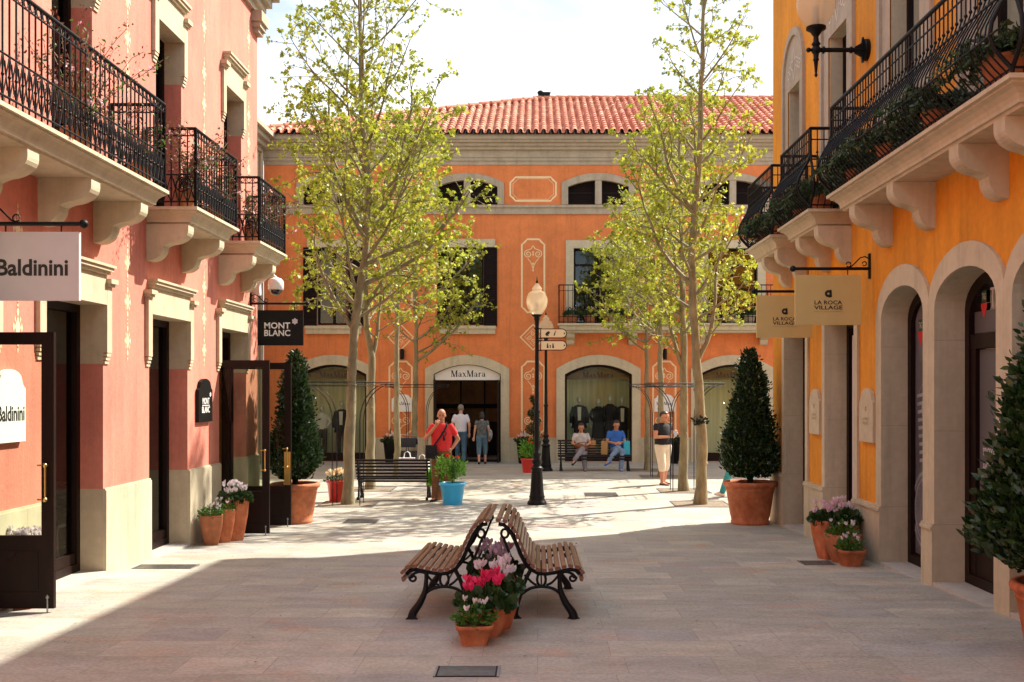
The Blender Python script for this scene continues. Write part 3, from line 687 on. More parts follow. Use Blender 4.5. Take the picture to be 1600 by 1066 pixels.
# ground floor arches
for i, o in enumerate(arcs):
    s = MB(); ring(s, FB, o, .26, .0, .06, zb=GZ-.1, wtop=.30); w = s.build('shop_window' if i != 1 else 'doorway', [M['stoner']], ob)
    f = MB(); frame_ring(f, FB, o, .07, -.24, -.12)
    if i == 1: f.fbox(FB, o['u0']+.07, o['u1']-.07, bz(596), bz(593), -.22, -.13)
    if i != 1: f.fbox(FB, o['u0']+.07, o['u1']-.07, GZ+.09, bz(708), -.24, -.12)
    f.build('frame', M['wood_d'], w)
    if i != 1: p = MB(); pane(p, FB, o, -.17); p.build('pane', M['glass'], w)
    r = MB(); back_box(r, FB, o, 1.15 if i != 1 else 4.5, d0=-.25, grow=.3 if i != 1 else .8)
    r.build('interior', M['curtain'] if i != 1 else M['room'], w)
    if i != 1:
        h = MB(); 
        h.fbox(FB, o['u0']+.07, o['u1']-.07, 2.30, 2.62, -.30, -.28); h.build('fascia', M['brown_band'], w)
        h = MB(); maxmara(h, FB, (o['u0']+o['u1'])/2, 2.37, .95, .17, -.275); h.build('lettering', M['ink'], w)
    else:
        c = (o['u0']+o['u1'])/2; us = upts(o); h = MB()       # white lunette sign
        zl = bz(594)
        pts = [(o['u0']+.04, zl), (o['u1']-.04, zl)]+[(u*.98+c*.02, top_of(o, u)-.015) for u in us[::-1]]
        h.prism([FB.p(u, z, -.115) for u, z in pts], FB.n*.05); h.build('fascia', M['white'], w)
        h = MB(); maxmara(h, FB, c+.02, bz(589), 1.06, .20, -.063)
        h.build('lettering', M['ink'], w)
        h = MB()                                              # things glimpsed in the dark shop
        for k, (x, w_, z0, z1, dd) in enumerate([(-.75, .5, GZ, 1.2, -3), (.5, .9, GZ, .9, -3.4), (-.1, .5, GZ, .75, -2.4)]): h.fbox(FB, c+x, c+x+w_, z0, z1, dd-.4, dd)
        h.fbox(FB, c-1.6, c+1.6, 1.35, 1.5, -4.4, -4.2); h.fbox(FB, c-.45, c-.40, GZ, 3.0, -3.2, -3.15); h.fbox(FB, c+.35, c+.40, GZ, 3.0, -3.2, -3.15)
        h.build('shop_fitting', M['dark'], w)
        for sgn in (-1, 1):                                   # glazed leaves folded back inside the reveal
            x = c+sgn*(o['u1']-o['u0'])/2*.93; lf = Frame((x, 32.4-.04, 0), (0, -1, 0), (sgn, 0, 0)); dm = MB()
            dm.fbox(lf, 0, .07, GZ+.02, zl, -.02, .02); dm.fbox(lf, .50, .57, GZ+.02, zl, -.02, .02); dm.fbox(lf, .07, .50, zl-.08, zl, -.02, .02); dm.fbox(lf, .07, .5, GZ+.02, GZ+.3, -.02, .02)
            dd = dm.build('door', M['wood_d'], w)
# first floor windows
def shutter(mb, fr, a, b, z0, z1, d):
    mb.fbox(fr, a, a+.045, z0, z1, d, d+.035); mb.fbox(fr, b-.045, b, z0, z1, d, d+.035)
    for zz in (z0, (z0+z1)/2-.03, z1-.06): mb.fbox(fr, a+.045, b-.045, zz, zz+.06, d, d+.035)
    n = int((z1-z0)/.075)
    for k in range(n):
        z = z0+.06+k*(z1-z0-.12)/n
        mb.poly([fr.p(a+.045, z, d+.028), fr.p(b-.045, z, d+.028), fr.p(b-.045, z+.06, d+.006), fr.p(a+.045, z+.06, d+.006)])
    mb.poly([fr.p(a, z0, d), fr.p(b, z0, d), fr.p(b, z1, d), fr.p(a, z1, d)])
for i, o in enumerate(wins):
    a, b, c = o['u0'], o['u1'], (o['u0']+o['u1'])/2; s = MB()
    if i < 2:
        s.fbox(FB, c-.80, c+.86, bz(386.5), bz(374), -.02, .07); s.fbox(FB, c-.84, c+.86, bz(522), bz(514), -.02, .09); s.fbox(FB, c-.86, c+.88, bz(514), bz(509.5), -.02, .12)
    else: ring(s, FB, o, .24, .0, .05, wtop=.24)
    w = s.build('window', M['stoner'], ob)
    f = MB(); frame_ring(f, FB, o, .06, -.2, -.12); f.fbox(FB, c-.035, c+.035, o['z0']+.06, o['z1']-.06, -.2, -.13)
    if i >= 2: f.fbox(FB, a+.06, b-.06, bz(415), bz(412), -.2, -.13)
    f.build('frame', M['shutter'], w)
    p = MB(); pane(p, FB, o, -.17); p.build('pane', M['glass_d'], w)
    r = MB(); back_box(r, FB, o, 1.2, d0=-.21); r.build('interior', M['dark'], w)
    if i < 2:
        for s0, s1 in ((a-.42, a-.005), (b+.005, b+.42)):
            h = MB(); shutter(h, FB, s0, s1, bz(510), bz(387), .012); h.build('shutter', M['shutter'], w)
for o in att:
    s = MB(); c = (o['u0']+o['u1'])/2; ring(s, FB, o, .20, .0, .045, wtop=.22)
    w = s.build('attic_window', M['stoneg'], ob)
    s = MB(); s.fbox(FB, c-.10, c+.10, o['z0']+.001, o['z1']+.195, -.145, .03); s.build('mullion', M['stoneg'], w)
    for q0, q1 in ((o['u0'], c-.101), (c+.101, o['u1'])):
        f = MB(); shutter(f, FB, q0, q1, o['z0'], o['z1']+.205, -.149); f.build('shutter', M['shutter'], w)
# long balcony
mb = MB(); u0, u1 = bu(871), bays[3]+1.5
PB = [(.42, bz(521)), (.42, bz(518)), (.50, bz(517)), (.50, bz(511)), (.56, bz(510)), (.56, bz(507))]
slab_profile(mb, FB, u0+.14, u1-.14, PB); bal = mb.build('balcony', M['stoner'], ob)
for px in (885, 982, 1093, 1186): bracket(FB, bu(px), .24, bz(521.2), .36, .36, M['stoner'], bal)
mb = MB(); zf, zt = bz(507), bz(448)
for al, a, b in (('u', u0+.04, u1-.04), (u0+.04, .50, 0), (u1-.04, .50, 0)):
    pf = (lambda s_, z: FB.p(s_, z, .50)) if al == 'u' else (lambda s_, z, al=al: FB.p(al, z, s_))
    n = max(2, int(round(abs(b-a)/.135)))
    for z, r in ((zt, .018), (zt-.17, .009), (zf+.20, .009), (zf+.04, .011)): mb.tube([pf(a, z), pf(b, z)], r, 5)
    for i in range(n+1):
        s_ = a+(b-a)*i/n; mb.tube([pf(s_, zf), pf(s_, zt)], .009 if i % 6 else .016, 5, cap=False); mb.sphere(pf(s_, zf+.20), .018, 6, 4); mb.sphere(pf(s_, zt-.17), .016, 6, 4)
mb.build('railing', M['iron'], bal)
# painted panels
LW = .055
def octo(cx, y0, y1, hw, ch=.16, w=LW):
    z0, z1 = bz(y1), bz(y0); a, b = cx-hw, cx+hw
    P = [(a+ch, z0), (b-ch, z0), (b-ch*.55, z0+ch*.55), (b, z0+ch), (b, z1-ch), (b-ch*.55, z1-ch*.55), (b-ch, z1), (a+ch, z1), (a+ch*.55, z1-ch*.55), (a, z1-ch), (a, z0+ch), (a+ch*.55, z0+ch*.55)]
    ribbon(mb, FB, P, w, .003, closed=True)
def scrolls(cx, zc, sg):
    for k in (-1, 1):
        ribbon(mb, FB, spiral((cx+k*.155, zc), .125, 1.6, pi/2*sg, -k*sg, 26), .026, .0032)
        ribbon(mb, FB, [(cx+k*.155, zc+.125*sg), (cx+k*.06, zc+.16*sg), (cx, zc+.26*sg)], .026, .0034)
        ribbon(mb, FB, [(cx+k*.17, zc-.14*sg), (cx+k*.08, zc-.24*sg), (cx, zc-.42*sg)], .022, .0036)
    for q in (.05, -.02, -.30, -.42, -.50): mb.poly([FB.p(cx-.03, zc+q*sg, .0038), FB.p(cx, zc+q*sg-.045, .0038), FB.p(cx+.03, zc+q*sg, .0038), FB.p(cx, zc+q*sg+.045, .0038)])
mids = [bu(626), bu(833), bu(1038), bays[3]+2.05]
for k, c in enumerate(mids):
    mb = MB(); octo(c, 565, 680, .345); scrolls(c, bz(588), 1); scrolls(c, bz(657), -1); mb.build('painted_panel', M['cream'], ob)
    mb = MB(); octo(c, 374, 488, .345); scrolls(c, bz(397), 1); mb.build('painted_panel', M['cream'], ob); mb = MB()
    z, h = bz(527), .39; ribbon(mb, FB, [(c-h, z), (c, z-h), (c+h, z), (c, z+h)], .05, .003, closed=True)
    h2 = .26; ribbon(mb, FB, [(c-h2, z), (c, z-h2), (c+h2, z), (c, z+h2)], .015, .003, closed=True)
    for sx, sz in ((1, 0), (-1, 0), (0, 1), (0, -1)): ribbon(mb, FB, spiral((c+sx*.11, z+sz*.11), .075, 1.2, atan2(sz, sx)), .02, .003)
    mb.build('painted_diamond', M['cream'], ob)
    mb = MB(); octo(c, 277, 314, .70, .16); octo(c, 279.5, 311.5, .62, .15, .014); mb.build('painted_panel', M['cream'], ob)
# tiled roof -------------------------------------------------------
def tilemat():
    m = mat('roof_tile', (.50, .12, .065), .8, .2, 9, .3, 60); t = m.node_tree; N = t.nodes.new; K = t.links.new; b = t.nodes['Principled BSDF']
    ge = N('ShaderNodeNewGeometry'); cr = N('ShaderNodeValToRGB'); K(ge.outputs['Random Per Island'], cr.inputs[0])
    cs = [(.50, .18, .095), (.62, .30, .17), (.42, .125, .07), (.66, .38, .24), (.50, .18, .10), (.72, .52, .36)]
    cr.color_ramp.elements[0].color = (*cs[0], 1); cr.color_ramp.elements[1].color = (*cs[-1], 1)
    for i in range(1, 5): e_ = cr.color_ramp.elements.new(i/5); e_.color = (*cs[i], 1)
    mx = N('ShaderNodeMix'); mx.data_type = 'RGBA'; mx.blend_type = 'MULTIPLY'; mx.inputs['Factor'].default_value = .5
    src = b.inputs['Base Color'].links[0].from_socket; hs = N('ShaderNodeHueSaturation'); hs.inputs['Value'].default_value = 2.0; hs.inputs['Saturation'].default_value = .5; K(src, hs.inputs['Color'])
    K(cr.outputs[0], mx.inputs['A']); K(hs.outputs[0], mx.inputs['B']); K(mx.outputs['Result'], b.inputs['Base Color']); return m
M['tile'] = tilemat()
E0, Y0, ZE, YR, ZR = XL-.5, 31.9, bz(215)+.03, 37.2, CAMH+456*37.2/F_PX
HX = bu(850)*37.2/32.4
mb = MB(); per = .236; x = E0; slope = (ZR-ZE)/(YR-Y0); row = .30
mb.add([(E0, Y0, ZE-.05), (XR+.5, Y0, ZE-.05), (XR+.5, YR, ZR-.05), (HX, YR, ZR-.05)], [(0, 1, 2, 3)], 1)
mb.add([(E0, Y0, ZE-.05), (HX, YR, ZR-.05), (E0, 42.5, ZE-.05)], [(0, 1, 2)], 0); mb.add([(HX, YR, ZR-.05), (XR+.5, YR, ZR-.05), (XR+.5, 42.5, ZE-.05), (E0, 42.5, ZE-.05)], [(0, 1, 2, 3)], 0)
mb.add([(XR+.5, Y0, ZE-.05), (XR+.5, YR, ZR-.05), (XR+.5, 42.5, ZE-.05)], [(0, 1, 2)], 0)
k = 0
while x < XR+.4:
    ymax = YR if x > HX else Y0+(YR-Y0)*(x-E0)/(HX-E0)
    y = Y0-.03; r = 0
    while y < ymax-.05:
        y1 = min(y+row+.04, ymax); wj = R.uniform(-.006, .006)
        def cyl(cx, ra, lift, sgn):
            V = []
            for yy, rr, dz in ((y, ra, .028), (y1, ra*.86, 0)):
                zz = ZE+(yy-Y0)*slope+dz*.7+lift
                for q in range(7): a = pi*q/6; V.append((cx+wj-rr*cos(a), yy, zz+sgn*rr*1.05*sin(a)))
            mb.add(V, [(q, q+1, 8+q, 7+q) for q in range(6)], 0, True)
            if sgn > 0: mb.add([v for v in V[:7]]+[(V[i][0]*.85+cx*.15, V[i][1]+.001, V[i][2]-.014) for i in range(6, -1, -1)], [tuple(range(14))], 0)
        cyl(x+per*.5, .078, .035, 1); cyl(x+per, .050, .02, -1)
        y += row; r += 1
    x += per
mb.build('tiled_roof', [M['tile'], M['dark']], ob)
mb = MB()       # ridge and hip caps
def caps(a, b):
    a, b = Vector(a), Vector(b); n = int((b-a).length/.42)
    for i in range(n):
        p0, p1 = a.lerp(b, i/n), a.lerp(b, (i+1.15)/n); mb.tube([p0, p1], [.13, .105], 8)
caps((HX, YR, ZR+.02), (XR+.4, YR, ZR+.02)); caps((E0, Y0, ZE+.04), (HX, YR, ZR+.02))
mb.build('ridge_cap', M['tile'], ob)
mb = MB(); c = Vector((HX+.0, YR, ZR+.16)); mb.box(c, (.42, .25, .12)); mb.tube([c+Vector((-.15, 0, -.1)), c+Vector((-.15, 0, .06))], .03); mb.tube([c+Vector((.2, 0, 0)), c+Vector((.26, 0, .14))], .012)
mb.sphere(c+Vector((-.12, -.05, .05)), .12, 10, 7, sc=(1, .8, .7)); tag(mb.build('roof_floodlight', M['black']), 'small black floodlight clamped on the ridge of the red tiled roof', 'floodlight')

# side building of the plaza, left, mostly hidden behind the pink one
sb = thing('plaza_side_building', 'pale plastered building seen as a sliver beyond the pink building', 'building', (-8.4, 26, 0))
mb = MB(); mb.box((-11.0, 25.6, 4.4), (5.2, 13.5, 10.0)); mb.build('wall', M['pale'], sb)
mb = MB()
for p, z0, z1 in ((.08, 9.15, 9.3), (.2, 9.3, 9.45), (.32, 9.45, 9.6), (.45, 9.6, 9.74)): mb.fbox(FS, 18.8, 31.95, z0, z1, -.1, p)
mb.build('cornice', M['stoneg'], sb)
mb = MB(); mb.tube([FS.p(31.8, GZ, .08), FS.p(31.8, 9.1, .08)], .05, 8); mb.build('downpipe', M['stoneg'], sb)
mb = MB(); mb.fbox(FS, 18.85, 32.35, 9.745, 10.6, -1.2, -.5); mb.fbox(FS, 18.8, 32.4, 10.6, 10.7, -1.3, -.4); mb.build('parapet', M['pale'], sb)
# ------------------------------------------------------------------ plants
M['leaf_t'] = leafmat('plane_tree_leaf', (.18, .235, .020), (.49, .53, .050), .50)
M['leaf_t2'] = leafmat('plane_tree_leaf_yellow', (.30, .33, .030), (.58, .54, .07), .52)
M['bark'] = mat('plane_bark', (.13, .11, .06), .85, .35, 9, .6, 40, col2=(.30, .26, .15), stretch=(1, 1, .35))
M['bay'] = leafmat('bay_leaf', (.010, .028, .008), (.040, .080, .018), .14, .24)
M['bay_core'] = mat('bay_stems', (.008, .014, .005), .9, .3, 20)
M['green'] = leafmat('fresh_leaf', (.035, .12, .015), (.10, .24, .03), .3, .4)
M['green_b'] = leafmat('geranium_leaf', (.08, .28, .02), (.22, .45, .05), .4, .4)
M['green_d'] = leafmat('dark_leaf', (.018, .05, .014), (.05, .10, .025), .2, .4)
M['fern'] = leafmat('fern_leaf', (.012, .032, .009), (.04, .075, .02), .2, .5)
M['dry'] = leafmat('dry_vine_leaf', (.10, .03, .02), (.24, .10, .05), .3, .6)
M['petal_w'] = leafmat('white_petal', (.72, .62, .68), (.88, .85, .86), .3, .5)
M['petal_p'] = leafmat('pale_pink_petal', (.70, .42, .52), (.85, .68, .74), .3, .5)
M['petal_m'] = leafmat('magenta_petal', (.72, .02, .12), (.90, .06, .22), .3, .5)
M['petal_r'] = leafmat('red_petal', (.75, .02, .01), (.90, .07, .02), .3, .5)
M['petal_y'] = leafmat('cream_petal', (.80, .62, .35), (.88, .80, .60), .3, .5)
LEAF6 = [(0, 0, 0), (.22, .3, .06), (.20, .65, .05), (0, 1, -.04), (-.20, .65, .05), (-.22, .3, .06)]
ROUND = [(0, 0, 0), (.36, .18, .08), (.50, .55, .10), (.25, .95, .02), (-.25, .95, .02), (-.50, .55, .10), (-.36, .18, .08)]
PETAL = [(0, 0, 0), (.20, .25, .10), (.26, .7, .02), (.08, 1.05, -.10), (-.12, 1.0, .05), (-.24, .7, .02), (-.18, .25, .10)]
MAPLE = [(0, 0, 0), (.42, .02, .04), (.28, .32, .0), (.62, .52, .07), (.22, .60, 0), (0, 1.05, -.06), (-.22, .60, 0), (-.62, .52, .07), (-.28, .32, 0), (-.42, .02, .04)]
def leaf1(mb, p, d, up, s, shape=LEAF6, m=0):
    y = Vector(d).normalized(); x = y.cross(up)
    x = x.normalized() if x.length > 1e-3 else y.orthogonal().normalized()
    z = x.cross(y); p = Vector(p)
    mb.add([p+(x*a+y*b+z*c)*s for a, b, c in shape], [tuple(range(len(shape)))], m)
def rdir(r=R, zb=0):
    while 1:
        v = Vector((r.uniform(-1, 1), r.uniform(-1, 1), r.uniform(-1, 1)))
        if .01 < v.length < 1: v.normalize(); v.z += zb; return v.normalized()
def bush(mb, c, rad, h, n, s, shape=LEAF6, m=0, zb=.3, dome=1.0):
    c = Vector(c)
    for _ in range(n):
        a = R.uniform(0, 2*pi); t = R.random()**.5; q = R.random()
        p = c+Vector((rad*t*cos(a), rad*t*sin(a), h*q*(1-.6*t*t*dome)))
        d = Vector((cos(a)*t, sin(a)*t, zb+R.uniform(-.4, .7)))+rdir()*.5
        leaf1(mb, p, d, rdir(), s*R.uniform(.6, 1.2), shape, m)
def flowers(mb, c, rad, z0, z1, n, s, m=0, kind='cyclamen', stem=None, k=5):
    for _ in range(n):
        a = R.uniform(0, 2*pi); t = R.random()**.6; p = Vector(c)+Vector((rad*t*cos(a), rad*t*sin(a), R.uniform(z0, z1)))
        if kind == 'cyclamen':
            for j in range(k):
                b = a+2*pi*j/k; leaf1(mb, p+Vector((0, 0, R.uniform(-.01, .01))), (cos(b)*R.uniform(.25, .8), sin(b)*R.uniform(.25, .8), 1), (cos(b+1.57), sin(b+1.57), R.uniform(-.4, .4)), s*R.uniform(.8, 1.3), PETAL, m)
        else:
            for j in range(k): leaf1(mb, p, rdir(zb=.2), rdir(), s*.6, ROUND, m)
        if stem is not None: stem.tube([Vector(c)+Vector((rad*.4*t*cos(a), rad*.4*t*sin(a), 0)), p], .003, 4, cap=False)
def pot(name, label, loc, kind, r, h, matl, plant, group=None, rz=0, rest=None, cat='flower pot'):
    """terracotta pots with a planted bunch; kind round / square / tapered / bowl"""
    t = thing(name, label, cat, loc, group); x, y, z = loc; c = Vector(loc); mb = MB()
    n = 28
    if kind == 'round': pr = [(r*.68, 0), (r*.70, .012), (r*.90, h*.86), (r*.93, h*.87), (r*1.0, h*.88), (r*1.0, h*.97), (r*.98, h), (r*.86, h), (r*.84, h*.9)]; sq = 0
    elif kind == 'big': pr = [(r*.70, 0), (r*.72, .015), (r*.73, .05), (r*.70, .06), (r*.735, .13), (r*.92, h*.86), (r*.98, h*.88), (r*1.02, h*.91), (r*1.04, h*.95), (r*1.02, h*.985), (r*.95, h), (r*.86, h), (r*.84, h*.93)]; sq = 0
    elif kind == 'square': pr = [(r*.66, 0), (r*.68, .008), (r*.95, h*.80), (r*1.02, h*.80), (r*1.06, h*.98), (r*1.05, h), (r*.92, h), (r*.90, h*.9)]; sq = 1
    else: pr = [(r*.58, 0), (r*.60, .01), (r*.76, h*.30), (r*.92, h*.62), (r*.99, h*.88), (r*1.0, h*.98), (r*.98, h), (r*.86, h), (r*.84, h*.92)]; sq = 1
    if sq: n = 32
    mb.lathe(c, pr, n, 0, sq, rz)
    mb.build('pot', matl, t)
    s = MB(); s.lathe(c, [(r*.3, h*.90), (r*.86, h*.915)], n, 0, sq, rz); s.build('soil', M['soil'], t)
    top = c+Vector((0, 0, h*.92))
    st = MB(); fo = MB(); fl = MB(); flm = None
    if plant in ('cyc_w', 'cyc_p', 'cyc_m'):
        bush(fo, top, r*1.25, .13, 230, .075, ROUND); flowers(fl, top, r*1.05, .12, .25, 22, .055, stem=st); flm = M['petal_w' if plant == 'cyc_w' else 'petal_p' if plant == 'cyc_p' else 'petal_m']; fm = M['green_d']
    elif plant == 'small_w':
        bush(fo, top, r*1.05, .16, 260, .05); flowers(fl, top, r*.9, .11, .17, 7, .036, stem=st); flm = M['petal_w']; fm = M['green']
    elif plant == 'geranium':
        [bush(fo, top+Vector((R.uniform(-.8, .8)*r, R.uniform(-.5, .5)*r, R.uniform(0, .3))), .13, .30, 42, .075, LEAF6, dome=.5) for _ in range(13)]; flowers(fl, top+Vector((.08, -.12, 0)), r*.7, .44, .60, 3, .06, kind='ball', k=22, stem=st); flm = M['petal_r']; fm = M['green_b']
        for a in range(14): st.tube([top, top+Vector((R.uniform(-.25, .25), R.uniform(-.25, .25), R.uniform(.35, .6)))], .006, 4)
    elif plant == 'mini_ger':
        bush(fo, top, r*1.2, .40, 260, .08, ROUND, dome=.6); flowers(fl, top, r*.7, .36, .45, 2, .07, kind='ball', k=20, stem=st); flm = M['petal_r']; fm = M['green_b']
    elif plant == 'cream':
        bush(fo, top, r*1.05, .16, 180, .06); flowers(fl, top, r*.95, .10, .22, 26, .06, stem=st); flm = M['petal_y']; fm = M['green_d']
    elif plant == 'fern':
        fm = M['fern']
        for a in range(120):
            b = R.uniform(0, 2*pi); l = R.uniform(.28, .66); p0 = top; pts = []
            e = R.uniform(.5, 1.4)
            for q in range(6):
                u = q/5; pts.append(top+Vector((cos(b)*l*u*cos(e*.6), sin(b)*l*u*cos(e*.6)*1.35, l*u*sin(e)-l*.75*u*u)))
            st.tube(pts, .003, 3, cap=False)
            for q in range(1, 6):
                for w in range(7): leaf1(fo, pts[q-1].lerp(pts[q], R.random()), rdir(zb=.1), rdir(), R.uniform(.03, .075))
    elif plant == 'red_ger':
        bush(fo, top, r*1.2, .22, 160, .07, ROUND); flowers(fl, top, r*1.1, .18, .28, 6, .05, kind='ball', k=12, stem=st); flm = M['petal_r']; fm = M['green_d']
    elif plant == 'pink_ger':
        bush(fo, top, r*1.2, .22, 160, .07, ROUND); flowers(fl, top, r*1.1, .18, .3, 9, .05, kind='ball', k=8, stem=st); flm = M['petal_p']; fm = M['green_d']
    fo.build('foliage', fm, t)
    if st.f: st.build('stem', M['green'], t)
    if fl.f: fl.build('flower', flm, t)
    return t
def topiary(loc, potr, poth, H, W, label, matl, n=8500, ls=.074, group='bay cones in big terracotta pots'):
    t = thing('potted_bay_cone', label, 'topiary', loc, group); c = Vector(loc); mb = MB()
    h, r = poth, potr
    mb.lathe(c, [(r*.70, 0), (r*.72, .015), (r*.73, .05), (r*.705, .06), (r*.735, .13), (r*.74, .14), (r*.755, .15), (r*.90, h*.80), (r*.925, h*.81), (r*.91, h*.83), (r*.93, h*.87), (r*1.0, h*.89), (r*1.03, h*.93), (r*1.03, h*.97), (r*.98, h), (r*.88, h), (r*.86, h*.93)], 40)
    mb.build('pot', matl, t)
    s = MB(); s.lathe(c, [(.05, h*.92), (r*.88, h*.93)], 30); s.build('soil', M['soil'], t)
    s = MB(); s.tube([c+Vector((0, 0, h*.9)), c+Vector((.01, 0, h+.4)), c+Vector((0, .01, h+H*.8))], [.05, .045, .015], 8)
    for a in range(5): s.tube([c+Vector((0, 0, h*.9)), c+Vector((.14*cos(a*1.3), .14*sin(a*1.3), h+.35))], [.02, .012], 5)
    s.build('trunk', M['bay_core'], t)
    def rad(z):      # z 0..1
        return W/2*(min(1, (z+.03)/.16)**.5)*(1-z**1.9)**.72*(1-.22*z)*(1+.05*sin(9*z))
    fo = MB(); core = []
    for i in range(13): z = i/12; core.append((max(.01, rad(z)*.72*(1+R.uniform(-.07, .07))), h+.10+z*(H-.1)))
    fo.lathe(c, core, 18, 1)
    lob = [(R.uniform(0, 2*pi), R.random(), R.uniform(-.06, .13), R.uniform(.08, .25)) for _ in range(44)]
    for _ in range(n):
        z = 1-R.random()**.5*1.0 if R.random() < .75 else R.random()
        z = min(.995, z); a = R.uniform(0, 2*pi); rr = rad(z)
        bumpy = sum(am*math.exp(-(((a-la+pi) % (2*pi)-pi)**2/.35+(z-lz)**2/(ww*ww*.3))) for la, lz, am, ww in lob)
        q = (rr*(.72+.30*R.random()**.7)+bumpy*.6)+(.10*R.random() if R.random() < .15 else 0)
        p = c+Vector((q*cos(a), q*sin(a), h+.06+z*(H-.08)))
        d = Vector((cos(a)*.8, sin(a)*.8, .55+.6*R.random()))+rdir()*.75
        leaf1(fo, p, d, rdir(), ls*R.uniform(.6, 1.15))
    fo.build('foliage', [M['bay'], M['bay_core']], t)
    return t
GY = g
topiary((3.49, 17.35, g(17.4)), .43, .70, 2.18, .86, 'tall dark bay cone in a wide terracotta pot at the yellow building corner', M['terra'])
topiary((-4.02, 17.5, g(17.5)), .40, .66, 2.20, .76, 'glossy bay cone in a terracotta pot half hidden behind the open glazed doors', M['terra'])
topiary((3.55, 7.1, g(7)), .34, .56, 2.05, 1.02, 'large bay cone cut by the right edge of the view, beside the nearest arch', M['terra'], n=11000, ls=.085)

# street flower pots
GL = 'terracotta pots by the pink building'
pot('flower_pot', 'small orange terracotta pot with white flowers, front pot beside the pink plinth', (-4.41, 14.28, g(14.3)), 'tapered', .15, .40, M['terra2'], 'small_w', GL, rz=.3)
pot('flower_pot', 'middle terracotta pot wedged between a small and a tall pot by the pink plinth', (-4.33, 14.58, g(14.6)), 'tapered', .135, .46, M['terra'], 'small_w', GL, rz=.5)
pot('flower_pot', 'tall terracotta pot of white cyclamen next to the open glazed door', (-4.25, 14.82, g(14.9)), 'tapered', .17, .60, M['terra'], 'cyc_w', GL, rz=.55)
GRT = 'terracotta pots by the yellow building'
pot('flower_pot', 'tall terracotta pot of pale cyclamen on the left of the group by the yellow building', (3.50, 12.72, g(12.7)), 'tapered', .165, .47, M['terra'], 'cyc_p', GRT, rz=.35)
pot('flower_pot', 'tall terracotta pot of white cyclamen standing against the yellow building plinth', (3.72, 12.85, g(12.7)), 'tapered', .165, .47, M['terra'], 'cyc_w', GRT, rz=.2)
pot('flower_pot', 'middle terracotta pot of low greenery behind the smallest bowl on the right', (3.58, 12.38, g(12.3)), 'tapered', .17, .33, M['terra2'], 'small_w', GRT, rz=.4)
pot('flower_pot', 'low square terracotta bowl with one white bloom in front of the right group', (3.575, 12.08, g(12)), 'square', .145, .185, M['terra'], 'small_w', GRT, rz=.12)
GC = 'terracotta pots in front of and between the benches'
BX = -.37
pot('flower_pot', 'low square terracotta bowl of tiny white flowers, frontmost before the benches', (X_at(741, 7.74), 7.74, g(8)), 'square', .132, .15, M['terra'], 'small_w', GC, rz=.1)
pot('flower_pot', 'terracotta pot of bright magenta cyclamen before the benches', (X_at(757, 7.98), 7.98, g(8)), 'tapered', .155, .22, M['terra'], 'cyc_m', GC, rz=.35)
pot('flower_pot', 'terracotta pot of white cyclamen behind the magenta ones', (X_at(775, 8.30), 8.30, g(8.3)), 'tapered', .15, .30, M['terra'], 'cyc_w', GC, rz=.5)
pot('flower_pot', 'tall terracotta pot of pale pink cyclamen under the backrests of the benches', (X_at(773, 9.0), 9.0, g(9.0)), 'tapered', .16, .36, M['terra'], 'cyc_p', GC, rz=.3)
pot('flower_pot', 'tall pot of white cyclamen by the pink wall, seen through the nearest dark glazed door', (-4.475, 9.20, g(9.2)), 'tapered', .13, .47, M['terra'], 'cyc_w', rz=.2)
# coloured plaza pots
M['pot_red'] = mat('red_glaze', (.62, .022, .015), .3, .06, 6, coat=.4); M['pot_blue'] = mat('blue_glaze', (.035, .50, .92), .35, .05, 6, coat=.4)
pot('flower_pot', 'bright red pot of cream flowers beside the nearest left tree', (X_at(526, 20.7), 20.75, g(20)), 'round', .215, .43, M['pot_red'], 'cream')
pot('flower_pot', 'sky blue pot of leafy red geraniums in front of the man in red', (X_at(707, 20.35), 20.35, g(20)), 'round', .265, .42, M['pot_blue'], 'geranium')
pot('flower_pot', 'small brown pot of red geranium half hidden behind the blue pot', (X_at(684, 21.0), 21.1, g(20)), 'round', .15, .32, M['terra2'], 'mini_ger')
pot('flower_pot', 'small red pot of greenery standing behind the street lamp', (X_at(825, 28.2), 28.2, g(28)), 'round', .20, .38, M['pot_red'], 'geranium')

# balcony pots
GB = 'fern pots on the yellow building balconies'
for (y, d, s, lb) in ((8.2, .32, .21, 'terracotta pot of trailing green at the near end of the long right balcony'), (9.5, .36, .16, 'terracotta pot of feathery fern on the long right balcony above the second arch'), (10.8, .36, .16, 'terracotta fern pot on the long right balcony above the first arch'), (12.0, .32, .16, 'terracotta fern pot at the far end of the long right balcony'),
                      (13.6, .30, .17, 'terracotta fern pot at the near end of the middle right balcony'), (14.6, .30, .15, 'fern pot at the far end of the middle right balcony'), (15.8, .30, .17, 'fern pot at the near end of the farthest right balcony'), (16.8, .30, .15, 'fern pot at the far end of the farthest right balcony')):
    pot('fern_pot', lb, (3.97-d, y, 4.245), 'round', s, s*1.35, M['terra2'], 'fern', GB)
GB = 'flower pots on the long balcony of the orange building'
for px, pl, lb in ((893, 'pink_ger', 'dark pot of white flowers at the left end of the orange building balcony'), (921, 'pink_ger', 'grey pot of pale pink flowers in front of the left balcony door'), (951, 'red_ger', 'terracotta pot of pink flowers in the middle of the left balcony door'), (975, 'red_ger', 'terracotta pot of red flowers right of the left balcony door'),
                   (1110, 'red_ger', 'terracotta pot of red flowers at the left of the right balcony door'), (1140, 'pink_ger', 'dark pot in the middle of the right balcony door'), (1168, 'red_ger', 'terracotta pot at the right of the right balcony door')):
    pot('flower_pot', lb, (bu(px), 32.4-.25, bz(507)), 'round', .20, .26, M['terra2'] if px % 2 else M['stoneg'], pl, GB)
